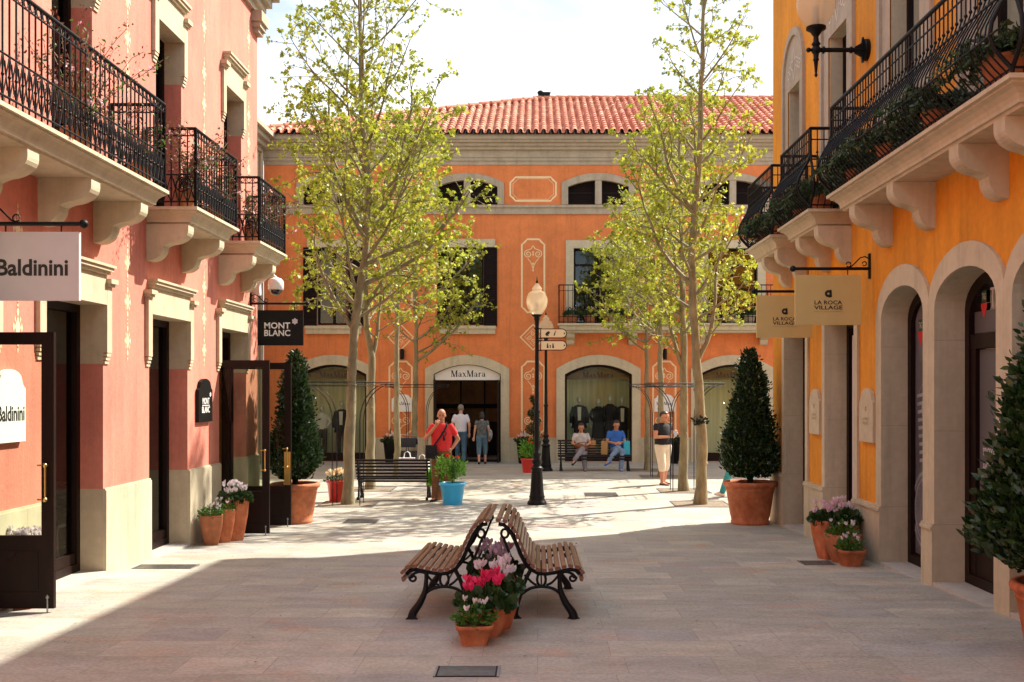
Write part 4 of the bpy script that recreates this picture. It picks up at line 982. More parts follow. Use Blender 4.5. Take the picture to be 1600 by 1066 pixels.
# dry flowering vines on the left balconies
def vine(label, ucs, spread, h, n=26):
    t = thing('balcony_vine', label, 'climbing plant', FL.p(ucs, 4.13, .42), 'dry flowering vines on the pink building balconies'); st = MB(); fo = MB(); fl = MB()
    pt = MB(); pt.lathe(FL.p(ucs, 4.133, .40), [(.09, 0), (.13, .2), (.14, .2), (.14, .24), (.12, .24)], 14); pt.build('pot', M['terra2'], t)
    for i in range(n):
        p = FL.p(ucs+R.uniform(-.08, .08), 4.35, .40); d = Vector((R.uniform(-.1, .35), R.uniform(-1, 1)*spread, R.uniform(.3, 1))).normalized(); pts = [p]
        for q in range(R.randint(4, 8)):
            d = (d+rdir()*.35+Vector((0, 0, .04 if q < 5 else -.12))).normalized(); p = p+d*h*.14; pts.append(p)
            for w in range(8): leaf1(fo, p+rdir()*.06, rdir(zb=-.3), rdir(), R.uniform(.02, .05), m=0 if R.random() < .75 else 1)
            if R.random() < .16:
                for w in range(4): leaf1(fl, p, rdir(), rdir(), .03, ROUND)
        st.tube(pts, .0035, 3, cap=False)
    st.build('stem', M['bark'], t); fo.build('foliage', [M['dry'], M['green']], t); fl.build('flower', M['petal_p'], t)
vine('dry reddish vine with pale flowers in the middle of the long left balcony', 9.75, .8, 1.0, 34)
vine('greenish tuft of vine at the far end of the long left balcony', 11.3, .35, .6, 18)
vine('dry pink flowering vine filling the near side of the small middle left balcony', 12.75, .7, .8, 30); vine('dry vine with pinkish blossoms at the far side of the small middle left balcony', 13.95, .7, .8, 30)
vine('dry pink flowering vine at the near side of the farthest left balcony', 15.7, .6, .7, 26); vine('dry vine overhanging the far end of the farthest left balcony', 16.7, .7, .7, 26)

# ------------------------------------------------------------------ trees
def tree(label, base, H, path, spread, seed, nb=30, first=.27, dens=1.0, r0=.105, fork=None, cap=1.0, bias=(0, 0)):
    r = random.Random(seed); t = thing('plane_tree', label, 'tree', base, 'young plane trees in the plaza'); c = Vector(base); st = MB(); fo = MB()
    def tp(h):      # trunk centre at height h
        for (z0, x0_, y0_), (z1, x1_, y1_) in zip(path[:-1], path[1:]):
            if h <= z1: k = (h-z0)/(z1-z0); return c+Vector((x0_+(x1_-x0_)*k, y0_+(y1_-y0_)*k, h))
        return c+Vector((path[-1][1], path[-1][2], h))
    tr = lambda h: r0*.9*(1-.84*(h/H)**.85)+.004
    hs = [H*i/34 for i in range(35)]
    pts = [tp(h)+Vector((r.uniform(-.014, .014), r.uniform(-.014, .014), 0)) for h in hs]; rr = [tr(h)*r.uniform(.92, 1.09) for h in hs]; rr[0] *= 1.3; pts[0].z -= .05
    st.tube(pts, rr, 10)
    for h in [r.uniform(.5, H*.4) for _ in range(10)]:      # knots
        a = r.uniform(0, 2*pi); p = tp(h)+Vector((cos(a), sin(a), 0))*tr(h)*.75; st.sphere(p, tr(h)*.42, 7, 5)
    def leaves(p, n, sp):
        for _ in range(n):
            q = p+rdir(r)*sp*r.random()
            d = rdir(r); d.z -= .5; leaf1(fo, q, d, rdir(r), r.uniform(.042, .088), MAPLE, 0 if r.random() < .7 else 1)
    def twig(p, d, L_, rad, lvl):
        n = max(3, int(L_/.12)); pts = [p]; rs = [rad]; d = d.normalized()
        for i in range(n):
            u = (i+1)/n; d = (d+rdir(r)*.22+Vector((0, 0, .05-.10*u))).normalized(); p = p+d*(L_/n); pts.append(p.copy()); rs.append(rad*(1-.8*u)+.002)
            if r.random() < .92*dens: leaves(p, r.choice((1, 2, 2, 3)), .08)
            if lvl == 2 and L_ > .55 and i > 0 and r.random() < .38: twig(p.copy(), d+rdir(r)*.9, L_*r.uniform(.3, .5), rad*.6, 3)
        leaves(p, int(8*dens), .085); st.tube(pts, rs, 3, cap=False)
    def branch(p, d, L_, rad):
        n = max(5, int(L_/.15)); pts = [p]; rs = [rad]; d = d.normalized(); side = 1
        for i in range(n):
            u = (i+1)/n; d = (d+rdir(r)*.12+Vector((0, 0, .075 if u < .7 else .02))).normalized(); p = p+d*(L_/n); pts.append(p.copy()); rs.append(rad*(1-.82*u)+.0025)
            if u > .14 and r.random() < .92:
                side = -side; ax = d.cross(Vector((r.uniform(-.5, .5), r.uniform(-.5, .5), 1))).normalized()
                nd = d*.6+ax*side*r.uniform(.5, 1.2)+Vector((0, 0, r.uniform(-.45, .45)))
                twig(p.copy(), nd, (.30+.34*L_*(1-u*.75))*r.uniform(.55, 1.25), rad*.35*(1-.6*u)+.003, 2)
        leaves(p, 6, .12); st.tube(pts, rs, 5, cap=False)
    ga = r.uniform(0, 6)
    for i in range(nb):
        u = (i+.5)/nb; h = H*(first+(1-first)*u*.97); ga += 2.4+r.uniform(-.35, .35)
        prof = (.72+1.1*u) if u < .25 else (1.0-.66*(u-.25)/.75)
        L_ = spread*prof*r.uniform(.72, 1.15); el = .34+.60*u+r.uniform(-.14, .18)
        d = Vector((cos(ga)*cos(el)+bias[0], sin(ga)*cos(el)+bias[1], sin(el))); branch(tp(h), d, L_, min(tr(h)*.42, .030)+.003)
    if fork:
        for h, dx, dy, dz, L_ in fork: branch(tp(h), Vector((dx, dy, dz)), L_, min(tr(h)*.7, .05))
    st.build('trunk', M['bark'], t); fo.build('crown', [M['leaf_t'], M['leaf_t2']], t)
    return t
GT = g(20)
tree('nearest left plane tree, standing in a square pit left of the slatted bench', (X_at(544, 20.3), 20.3, GT), 11.6, [(0, 0, 0), (2.4, .06, 0), (3.4, .12, 0), (4.9, .34, 0), (6.2, .40, .05), (7.4, .26, 0), (11.6, .18, 0)], 2.75, 3, nb=36, first=.30, r0=.125,
     fork=[(3.35, -.75, -.1, .75, 2.2), (4.2, .9, .1, .45, 2.9), (5.4, .8, .2, .9, 3.2), (5.2, -.6, .1, .9, 2.9), (4.6, 1, -.2, .35, 2.6)], bias=(.06, 0))
tree('second left plane tree with a forked trunk, behind the end of the slatted bench', (X_at(578, 23.4), 23.4, GT), 9.0, [(0, 0, 0), (2.9, .04, 0), (4.0, -.10, 0), (6, -.1, 0), (9.0, .1, 0)], 2.3, 5, nb=24, first=.40, r0=.115, fork=[(2.9, .5, .1, 1.2, 2.6), (4.0, .6, 0, 1, 2.0)])
tree('third left plane tree, pale straight trunk rising behind the bench', (X_at(621, 26.5), 26.5, GT), 7.9, [(0, 0, 0), (3.5, -.02, 0), (7.9, .1, 0)], 2.1, 8, nb=20, first=.47, r0=.10, dens=.9)
tree('fourth left plane tree, nearest the shop wall left of the doorway', (X_at(646, 29.2), 29.2, GT), 7.0, [(0, 0, 0), (3.2, .08, 0), (7.0, .0, 0)], 1.8, 13, nb=13, first=.44, r0=.105, fork=[(3.0, .95, -.1, .42, 2.7), (4.4, 1, 0, .5, 2.6), (3.6, 1, -.3, .3, 1.8)], dens=.75)
tree('nearest right plane tree, a dark leaf tuft on its trunk, beside the big terracotta pot', (X_at(1095, 20.3), 20.3, GT), 11.4, [(0, 0, 0), (1.2, .03, 0), (3, -.1, 0), (4.5, -.18, 0), (7, -.02, 0), (11.4, .1, 0)], 2.1, 21, nb=34, first=.30, r0=.125, fork=[(2.7, .5, .1, 1.1, 3.0), (4.2, -.8, 0, .7, 2.6), (5.6, -.7, .1, .8, 2.3)])
tree('second right plane tree leaning left behind the nearest one', (X_at(1068, 23.0), 23.0, GT), 8.6, [(0, 0, 0), (3, -.0, 0), (8.6, -.1, 0)], 2.1, 22, nb=26, first=.38, r0=.12, fork=[(2.6, -.45, .1, 1.1, 2.8), (3.8, -1, 0, .6, 2.4)], bias=(-.05, 0))
tree('third right plane tree, rising behind the standing woman', (X_at(1034, 26.8), 26.8, GT), 7.9, [(0, 0, 0), (3, -.04, 0), (7.9, .05, 0)], 2.1, 27, nb=24, first=.42, r0=.105, fork=[(3.6, -.95, -.1, .45, 2.6), (4.2, -1, 0, .4, 2.4)], bias=(-.08, 0))
tree('fourth right plane tree, slimmest and closest to the arched shop window', (X_at(1012, 29.0), 29.0, GT), 7.2, [(0, 0, 0), (3, -.03, 0), (7.2, -.05, 0)], 2.1, 31, nb=20, first=.44, r0=.09, fork=[(3.5, -.95, -.1, .35, 2.4), (4.4, -1, -.1, .5, 2.4)])
M['gravel'] = mat('litter_and_grit', (.20, .16, .115), .95, .45, 30, .8, 60)
# tree pits: thin frames of steel with soil
for px, Y, lb in ((544, 20.3, 'nearest left'), (578, 23.4, 'second left'), (1095, 20.3, 'nearest right'), (1068, 23.0, 'second right'), (1034, 26.8, 'third right'), (1012, 29.0, 'fourth right')):
    mb = MB(); c = Vector((X_at(px, Y), Y, GT)); 
    for k in range(4):
        a = k*pi/2; mb.box(c+Vector((cos(a)*.52, sin(a)*.52, .007)), (.03 if k % 2 == 0 else 1.07, 1.01 if k % 2 == 0 else .03, .012))
    mb.box(c+Vector((0, 0, .0045)), (1.0, 1.0, .006), 1); tag(mb.build('tree_pit', [M['steel'], M['gravel']]), 'square steel edged tree pit with litter under the %s plane tree' % lb, 'tree pit', 'tree pits in the plaza')
# tree guards: thin rod frames flaring into a hoop
def guard(label, cx, cy, w=.26, H=2.35, out=.82):
    t = thing('tree_guard', label, 'tree guard', (cx, cy, GT), 'thin iron tree guards'); c = Vector((cx, cy, GT))
    for sx in (-1, 1):
        for sy in (-1, 1):
            mb = MB()
            for q in (0, .085):
                P = [c+Vector((sx*(w-q*.0), sy*(w-q), 0)), c+Vector((sx*w, sy*(w-q), H-.75))]
                for k in range(1, 8): a = k/7*pi/2; P.append(c+Vector((sx*(w+(out-w)*(1-cos(a))), sy*(w-q+(out*.5-w)*(1-cos(a))), H-.75+.72*sin(a))))
                mb.tube(P, .0052, 5)
            for z in (.3, 1.0, 1.6): mb.tube([c+Vector((sx*w, sy*w, z)), c+Vector((sx*w, sy*(w-.085), z))], .006, 4)
            mb.build('leg', M['iron'], t)
    mb = MB()
    for z, o_ in ((H, out), (H-.07, out*.98)): mb.tube([c+Vector((o_*sx, o_*.55*sy, z)) for sx, sy in ((-1,-1),(1,-1),(1,1),(-1,1),(-1,-1))], .008, 5)
    for k in range(9): x = -out+2*out*k/8; mb.tube([c+Vector((x, -out*.55, H-.03)), c+Vector((x, out*.55, H-.03))], .006, 4)
    mb.build('hoop', M['iron'], t); return t
guard('iron tree guard round the nearest left plane tree', X_at(544, 20.3), 20.3); guard('iron tree guard near the shop wall left of the doorway', X_at(652, 28.6), 28.6)
guard('iron tree guard by the second right plane tree', X_at(1068, 23.0), 23.0); guard('iron tree guard in front of the wall sign between the right windows', X_at(1034, 26.8), 26.8)
tag(MB().build('x', M['iron']), 'x') if False else None
mb = MB(); c = Vector((X_at(1093, 20.2), 20.12, CAMH-(658-VY)*20.2/F_PX)); 
for k in range(60): leaf1(mb, c+rdir()*.06+Vector((R.uniform(-.12, .12), 0, 0)), rdir(), rdir(), .09)
tag(mb.build('dry_leaf_tuft', M['bay_core']), 'small dark tuft of dead leaves caught on the trunk of the nearest right tree', 'leaf tuft')
# a few fallen leaves on the paving: stuff nobody would count
mb = MB(); rr_ = random.Random(5)
for _ in range(420):
    y = rr_.uniform(7, 31); x = rr_.uniform(-4.4, 3.7) if y < 17 else rr_.uniform(-7, 7)
    leaf1(mb, (x, y, g(y)+.012), (rr_.uniform(-1, 1), rr_.uniform(-1, 1), .06), (0, 0, 1), rr_.uniform(.012, .045 if y > 17 else .024), MAPLE if rr_.random() < .5 else LEAF6)
tag(mb.build('fallen_leaves', M['dry']), kind='stuff'); bpy.data.objects['fallen_leaves']['label'] = 'tiny dry leaves scattered over the stone paving'; bpy.data.objects['fallen_leaves']['category'] = 'leaf litter'
# ------------------------------------------------------------------ benches
CURVE = [(.725, .335), (.735, .385), (.70, .425), (.63, .435), (.55, .418), (.47, .40), (.40, .395), (.34, .415), (.295, .465), (.262, .53), (.233, .60), (.203, .67), (.168, .735), (.12, .788), (.085, .808), (.045, .808)]
def resample(P, step):
    P = [Vector((a, b)) for a, b in P]; out = [P[0].copy()]; acc = 0; tang = []
    L_ = [0]
    for a, b in zip(P[:-1], P[1:]): L_.append(L_[-1]+(b-a).length)
    n = int(L_[-1]/step); res = []
    for i in range(n+1):
        s_ = L_[-1]*i/n
        for j in range(len(P)-1):
            if s_ <= L_[j+1]+1e-9: k = (s_-L_[j])/(L_[j+1]-L_[j]); p = P[j].lerp(P[j+1], k); t = (P[j+1]-P[j]).normalized(); break
        res.append((p, t))
    return res
def bench(name, label, loc, length, slatm, group=None, sx=1, zs=1, step=.0545):
    t = thing(name, label, 'bench', loc, group); O = Vector(loc); h = length/2
    for i, (p, tg) in enumerate(resample(CURVE, step)):
        mb = MB(); nrm = Vector((-tg.y, tg.x)); c = p+nrm*(-.004); pts = []
        for a, b in ((-.021, -.008), (-.014, -.015), (.014, -.015), (.021, -.008), (.021, .006), (.012, .014), (-.012, .014), (-.021, .006)):
            q = c+tg*a+nrm*b; pts.append(O+Vector((q.x, -h, q.y)))
        j = R.uniform(-.006, .006); pts = [q+Vector((0, j, 0)) for q in pts]
        mb.prism(pts, (0, length, 0)); mb.build('slat', slatm, t)
    for y in (-h+.06, h-.06):
        mb = MB(); q = lambda x, z: O+Vector((x, y, z))
        cv = [p-Vector((-tg.y, tg.x))*(-.028) for p, tg in resample(CURVE[1:], .06)]; cv = [(a.x-.0, a.y) for a in cv]
        off = [(p+Vector((-tg.y, tg.x))*.026) for p, tg in resample(CURVE[1:], .06)]
        off = [(p.x, p.y) if abs(1) else 0 for p in off]
        mb.tube([q(p.x-.0+(-tg.y)*(.03), p.y+tg.x*.03) for p, tg in resample(CURVE[1:], .06)], .016, 6)
        def cu(P, r): mb.tube([q(*a) for a in P], r, 6)
        def sm(P, n=4):
            out = []
            for i in range(len(P)-1):
                p0, p1, p2, p3 = [Vector(P[max(0, min(len(P)-1, k))]) for k in (i-1, i, i+1, i+2)]
                for j in range(n):
                    u = j/n; out.append(tuple(.5*((2*p1)+(p2-p0)*u+(2*p0-5*p1+4*p2-p3)*u*u+(-p0+3*p1-3*p2+p3)*u**3)))
            return out+[tuple(P[-1])]
        fl = sm([(.545, .40), (.55, .30), (.56, .22), (.60, .13), (.655, .05), (.665, 0)]); cu(fl, [.017+.004*abs(i-3)/3 for i in range(len(fl))])
        rl = sm([(.31, .40), (.27, .32), (.235, .22), (.205, .12), (.19, .04), (.185, 0)]); cu(rl, .017)
        for fx in (.665, .185): mb.prism([q(fx-.052, 0), q(fx+.052, 0), q(fx+.03, .022), q(fx+.012, .06), q(fx-.012, .06), q(fx-.03, .022)], (0, .035, 0))
        cu(sm([(.235, .20), (.30, .245), (.37, .262), (.43, .262), (.50, .245), (.565, .20)]), .013)
        cu([(.40+.036*cos(a*pi/6), .322+.055*sin(a*pi/6)) for a in range(13)], .011)
        cu(sm([(.26, .36), (.32, .30), (.36, .275)]), .010); cu(sm([(.545, .36), (.49, .30), (.44, .275)]), .010)
        cu(sm([(.54, .37), (.60, .385), (.65, .37), (.685, .335)]), .012)
        cu(spiral((.655, .335), .034, 1.1, .3, -1), .010)
        cu([(.098+.030*cos(a*pi/6), .70+.036*sin(a*pi/6)) for a in range(13)], .011)
        cu(sm([(.10, .735), (.14, .765), (.165, .75)]), .010); cu(sm([(.085, .67), (.12, .58), (.15, .50), (.165, .42), (.19, .34), (.235, .26)]), .011)
        mb.build('end_frame', M['iron'], t)
    mb = MB(); mb.tube([O+Vector((.40, -h+.06, .262)), O+Vector((.40, h-.06, .262))], .008, 5); mb.build('tie_rod', M['iron'], t)
    return t
gy = g(9.5)
GBN = 'two slatted benches set back to back'
b1 = bench('slatted_bench', 'brown slatted bench facing right, back to back with its twin', (X_at(776, 9.5), 9.5, g(9.5)), 1.75, M['slat'], GBN); b1.rotation_euler = (-.036, 0, 0)
b2 = dup(b1, (X_at(776, 9.5)-.0, 9.5, g(9.5)), 'brown slatted bench facing left, behind the magenta flowers'); b2.rotation_euler = (.036, 0, pi)
b3 = bench('slatted_bench', 'dark slatted bench seen from behind beside the nearest left tree, shopping bags on it', (X_at(613, 21.0), 20.9, GT), 1.5, M['slat_b'], 'dark benches in the plaza', step=.075); b3.rotation_euler = (0, 0, pi/2)
b4 = dup(b3, (X_at(928, 29.1), 29.35, GT), 'dark bench in front of the arched window with two people sitting on it', rz=-pi/2)
b4.scale = (1, 1.33, 1)
# bags on the bench seen from behind
mb = MB(); c = Vector((X_at(645, 21.3), 21.35, GT+.43))
for k, (dx, w, h_, rz) in enumerate([(-.12, .34, .40, .2), (.18, .30, .34, -.3)]):
    m = MB(); b0 = c+Vector((dx, 0, h_/2)); m.box(b0, (w, .12, h_), rz=rz, top=.96)
    o = m.build('shopping_bag', M['white']); tag(o, ['large white paper shopping bag on the bench, left of the other', 'white paper shopping bag with round handles lying on the bench'][k], 'shopping bag', 'white shopping bags on the dark bench')
    m = MB()
    for s in (-1, 1): m.tube([b0+Vector((-.07, s*.04, h_/2)), b0+Vector((-.05, s*.04, h_/2+.10)), b0+Vector((.0, s*.04, h_/2+.13)), b0+Vector((.05, s*.04, h_/2+.10)), b0+Vector((.07, s*.04, h_/2))], .007, 5)
    m.build('handle', M['white'], o)

# ------------------------------------------------------------------ street lamps
def lampglass():
    m = bpy.data.materials.new('lamp_globe'); m.use_nodes = True; t = m.node_tree; N = t.nodes.new; K = t.links.new; b = t.nodes['Principled BSDF']
    b.inputs['Base Color'].default_value = (.86, .72, .52, 1); b.inputs['Roughness'].default_value = .12; b.inputs['Transmission Weight'].default_value = 0
    tl = N('ShaderNodeBsdfTranslucent'); tl.inputs['Color'].default_value = (.95, .85, .66, 1); tp = N('ShaderNodeBsdfTransparent'); tp.inputs['Color'].default_value = (1, .95, .85, 1)
    a = N('ShaderNodeMixShader'); a.inputs[0].default_value = .5; K(b.outputs[0], a.inputs[1]); K(tl.outputs[0], a.inputs[2])
    c = N('ShaderNodeMixShader'); c.inputs[0].default_value = .42; K(a.outputs[0], c.inputs[1]); K(tp.outputs[0], c.inputs[2]); K(c.outputs[0], t.nodes['Material Output'].inputs['Surface']); return m
M['globe'] = lampglass()
GLOBE = [(.085, 0), (.13, .05), (.185, .14), (.205, .24), (.20, .32), (.17, .385), (.165, .395), (.172, .405), (.12, .44), (.085, .455), (.09, .48), (.10, .50), (.075, .53), (.055, .55), (.05, .57), (.02, .60)]
def lantern(c, parent, s=1.0):
    mb = MB(); mb.lathe(c, [(r*s, z*s) for r, z in GLOBE], 24); gl = mb.build('globe', M['globe'], parent)
    mb = MB(); mb.lathe(c+Vector((0, 0, .60*s)), [(.018*s, 0), (.024*s, .03*s), (.010*s, .06*s), (.004*s, .13*s)], 8); mb.build('finial', M['black'], parent)
    mb = MB(); mb.lathe(c+Vector((0, 0, .02*s)), [(.03*s, 0), (.05*s, .06*s), (.03*s, .10*s), (.03*s, .2*s), (.01*s, .22*s)], 10); mb.build('lamp_socket', M['steel'], parent)
def lamp_post(label, loc, H=4.38):
    t = thing('street_lamp', label, 'street lamp', loc, 'globe street lamps'); c = Vector(loc); mb = MB(); zt = H-.73
    mb.lathe(c, [(.185, 0), (.19, .03), (.175, .06), (.15, .09), (.145, .13), (.155, .15), (.14, .18), (.125, .30), (.105, .62), (.10, .66), (.12, .68), (.125, .70), (.10, .72), (.07, .76), (.095, .80), (.10, .83), (.07, .87), (.062, .92), (.08, .95), (.08, .98), (.055, 1.0), (.050, 1.2), (.048, 1.75), (.062, 1.77), (.062, 1.80), (.045, 1.82), (.038, 3.0), (.036, zt-.30), (.05, zt-.28), (.05, zt-.26), (.036, zt-.24), (.045, zt-.12), (.06, zt-.08), (.05, zt-.06), (.10, zt-.015), (.10, zt)], 20)
    mb.build('post', M['black'], t); lantern(c+Vector((0, 0, zt)), t); return t
l1 = lamp_post('tall black street lamp with a cream globe in the middle of the plaza, nearer one', (X_at(839, 20.3), 20.3, GT))
l2 = lamp_post('black street lamp standing behind the direction signs, nearer the shop', (X_at(853, 28.8), 28.8, GT))
# finger signs
def finger(label, z0, z1, marks):
    Y = 20.3; s = F_PX/Y; x0, x1 = X_at(845, Y), X_at(885, Y); za, zb = Z_at(z1, Y), Z_at(z0, Y); fr = Frame((0, Y-.02, 0), (1, 0, 0), (0, -1, 0)); h = (zb-za)/2; cx = x1-h
    t = thing('direction_sign', label, 'sign', (x0, Y, za), 'cream finger signs on the lamp post')
    def shape(e): return [(x0-e, za-e), (cx, za-e)]+[(cx+(h+e)*cos(-pi/2+pi*k/8), za+h+(h+e)*sin(-pi/2+pi*k/8)) for k in range(1, 8)]+[(cx, zb+e), (x0-e, zb+e)]
    mb = MB(); mb.prism([fr.p(u, z, -.02) for u, z in shape(.010)], fr.n*.035); mb.build('backing', M['black'], t)
    mb = MB(); mb.prism([fr.p(u, z, .0152) for u, z in shape(-.006)], fr.n*.003); mb.build('panel', M['sign_face'], t)
    mb = MB(); q = lambda *P: mb.poly([fr.p(u, z, .0195) for u, z in P]); m_ = (za+zb)/2
    q((x1-.05, m_-.025), (x1-.02, m_), (x1-.05, m_+.025))
    if marks == 0:
        mb.poly([fr.p(x0+.13+.045*cos(a)*1.0+.0*a, m_+.035*sin(a)+.02*cos(a), .0195) for a in [k*pi/5 for k in range(10)]]); q((x0+.10, m_-.05), (x0+.16, m_-.045), (x0+.13, m_-.02))
        q((x0+.245, m_-.045), (x0+.265, m_-.045), (x0+.285, m_+.02), (x0+.262, m_+.02)); q((x0+.27, m_+.032), (x0+.29, m_+.032), (x0+.295, m_+.05), (x0+.275, m_+.05))
    else:
        for dx, sc in ((.13, 1), (.18, .6), (.235, 1)): q((x0+dx-.018*sc, m_-.05), (x0+dx+.022*sc, m_-.05), (x0+dx+.012*sc, m_-.05+.06*sc), (x0+dx-.012*sc, m_-.05+.06*sc)); mb.poly([fr.p(x0+dx+.014*cos(k*pi/4), m_-.05+.075*sc+.014*sin(k*pi/4), .0195) for k in range(8)])
    mb.build('pictogram', M['ink'], t)
    mb = MB()
    for zz in (za-.01, zb+.01): mb.tube([(X_at(839, Y), Y, zz), (x0+.02, Y, zz)], .012, 6)
    mb.build('bracket', M['black'], t)
M['sign_face'] = mat('cream_enamel', (.80, .68, .42), .4, .03, 4)
finger('upper cream finger sign with a pictogram and an i, fixed to the lamp post', 514.5, 528, 0); finger('lower cream finger sign with small figures, fixed to the lamp post', 533, 547, 1)
# wall lantern on the right
t = thing('wall_lamp', 'large globe lantern on a black arm projecting from the yellow wall', 'wall lamp', (3.97, 12.7, 6.05)); mb = MB(); a = Vector((3.97, 12.7, 6.05)); e = Vector((X_at(1275, 12.7), 12.7, 6.05))
mb.tube([a, a+Vector((-.05, 0, 0))], .13, 12)
mb.prism([a+Vector((-.05, -.02, -.15)), a+Vector((-.05, -.02, .15)), a+Vector((-.07, -.02, .15)), a+Vector((-.08, -.02, .08)), a+Vector((-.16, -.02, .035)), a+Vector((-.16, -.02, -.035)), a+Vector((-.08, -.02, -.08)), a+Vector((-.07, -.02, -.15))], (0, .04, 0))
mb.tube([a+Vector((-.05, 0, 0)), e], .028, 10); mb.tube([a+Vector((-.19, 0, 0)), a+Vector((-.215, 0, 0))], .042, 10); mb.tube([e+Vector((.10, 0, 0)), e+Vector((.075, 0, 0))], .045, 10)
mb.sphere(e, .058, 12, 8); mb.sphere(e+Vector((-.09, 0, 0)), .03, 8, 6); mb.tube([e, e+Vector((-.09, 0, 0))], .02, 8)
mb.lathe(e+Vector((0, 0, -.33)), [(.004, 0), (.022, .03), (.012, .05), (.016, .07), (.028, .20), (.04, .21), (.03, .23), (.035, .28), (.03, .33)], 12)
mb.lathe(e, [(.03, 0), (.045, .06), (.055, .07), (.035, .10), (.03, .16), (.045, .18), (.07, .22), (.12, .25), (.12, .275)], 16)
mb.build('arm', M['black'], t); lantern(e+Vector((0, 0, .275)), t, 1.12)

# ------------------------------------------------------------------ hanging signs and wall plaques
def hang(label, px0, px1, wallpx, py0, py1, pybar, Y, board, draw, side, ballpx):
    X0, X1 = X_at(px0, Y), X_at(px1, Y); z0, z1 = Z_at(py1, Y), Z_at(py0, Y); zb = Z_at(pybar, Y); fr = Frame((0, Y, 0), (1, 0, 0), (0, -1, 0))
    xw = -4.654 if side < 0 else 3.97; xe = X_at(ballpx, Y)
    t = thing('hanging_sign', label, 'shop sign', (xw, Y, zb)); mb = MB(); mb.fbox(fr, X0, X1, z0, z1, -.02, .02); p = mb.build('board', board, t)
    mb = MB(); mb.tube([(xw, Y, zb), (xe, Y, zb)], .019, 8); mb.sphere((xe, Y, zb), .038, 10, 8); s = -side
    mb.box((xw+s*.012, Y, zb+.03), (.02, .05, .30))
    P = [(xw+s*.02, Y, zb+.12), (xw+s*.06, Y, zb+.145), (xw+s*.12, Y, zb+.13), (xw+s*.22, Y, zb+.03), (xw+s*.26, Y, zb+.015)]
    mb.tube(P, .008, 5); mb.tube([(xw+s*(.26+.03*cos(k*.7)), Y, zb+.05+.03*sin(k*.7)) for k in range(9)], .007, 5); mb.tube([(xw+s*(.07+.025*cos(k*.7)), Y, zb+.06+.025*sin(k*.7)) for k in range(9)], .007, 5)
    for f_ in (.2, .8): x = X0+(X1-X0)*f_; mb.tube([(x, Y, z1-.01), (x, Y, zb)], .007, 5)
    mb.build('bracket', M['iron'], t)
    for sg in (1, -1):
        f2 = fr if sg > 0 else Frame((0, Y, 0), (1, 0, 0), (0, 1, 0)); ms = []
        for nm, mt, fn in draw:
            mb = MB(); fn(mb, f2, (X0+X1)/2, z0, z1, .0225, sg); mb.build(nm, mt, t)
    return t
def d_bald(mb, fr, c, z0, z1, d, sg): text(mb, 'Baldinini', fr, c, z0+(z1-z0)*.37, .60, .135, d, bold=.028, flip=sg)
def d_mont(mb, fr, c, z0, z1, d, sg):
    text(mb, 'MONT', fr, c-.05*sg, z0+.275, .42, .098, d, bold=.022, flip=sg); text(mb, 'BLANC', fr, c-.05*sg, z0+.155, .42, .098, d, bold=.022, flip=sg)
def star(mb, fr, u, z, r, d, m=0):
    pts = []
    for k in range(24):
        a = k*pi/12; rr = r*(1 if k % 4 == 0 else .90 if k % 2 else .70); pts.append(fr.p(u+rr*cos(a+pi/6), z+rr*sin(a+pi/6), d))
    mb.poly(pts, m)
def d_star(mb, fr, c, z0, z1, d, sg): star(mb, fr, c+.235*sg, z0+.39, .052, d)
def logo(mb, fr, c, z, s, d, sg):
    for k in range(7): a0, a1 = .6+k*.7, .6+(k+1)*.7; mb.poly([fr.p(c+sg*s*.5*cos(a0), z+s*.5*sin(a0), d), fr.p(c+sg*s*.5*cos(a1), z+s*.5*sin(a1), d), fr.p(c+sg*s*.15*cos(a1), z+s*.15*sin(a1), d), fr.p(c+sg*s*.15*cos(a0), z+s*.15*sin(a0), d)])
    mb.poly([fr.p(c+sg*s*.1, z-s*.55, d), fr.p(c+sg*s*.5, z-s*.45, d), fr.p(c+sg*s*.45, z+s*.5, d), fr.p(c+sg*s*.2, z+s*.55, d)][::1])
def serifs(mb, fr, c, z0, w, h, n, d):
    for k in range(n):
        u = c-w/2+w*(k+.5)/n
        for zz in (z0, z0+h): mb.poly([fr.p(u-.014, zz-.003, d+.0004), fr.p(u+.014, zz-.003, d+.0004), fr.p(u+.014, zz+.003, d+.0004), fr.p(u-.014, zz+.003, d+.0004)])
def d_roca(mb, fr, c, z0, z1, d, sg):
    logo(mb, fr, c, z0+.372, .088, d, sg)
    text(mb, 'LA ROCA', fr, c, z0+.245, .33, .046, d, bold=.02, flip=sg); text(mb, 'VILLAGE', fr, c, z0+.185, .34, .046, d, bold=.02, flip=sg)
def d_roca2(mb, fr, c, z0, z1, d, sg): text(mb, 'THE OUTLET SHOPPING', fr, c, z0+.152, .34, .014, d, flip=sg)
M['goldink'] = mat('gold_lettering', (.34, .24, .10), .5, .05, 5)
hang('pale grey hanging sign reading Baldinini above the open dark door on the left', -20, 125, 0, 363, 470, 350, 8.9, M['signgrey'], [('lettering', M['ink'], d_bald)], -1, 131)
hang('black hanging sign reading MONT BLANC with a white star, past the open doors', 403, 474, 0, 485, 540, 474.5, 17.1, M['black'], [('lettering', M['white'], d_mont), ('emblem', M['petal_w'], d_star)], -1, 480)
hang('nearer ochre hanging sign reading LA ROCA VILLAGE on the yellow wall', 1242, 1345, 0, 430, 508, 420, 12.6, M['signcream'], [('lettering', M['ink'], d_roca), ('small_print', M['goldink'], d_roca2)], 1, 1239)
hang('farther ochre hanging sign reading LA ROCA VILLAGE, partly behind the nearer one', 1182, 1269, 0, 462, 528, 455.5, 14.95, M['signcream'], [('lettering', M['ink'], d_roca), ('small_print', M['goldink'], d_roca2)], 1, 1178)
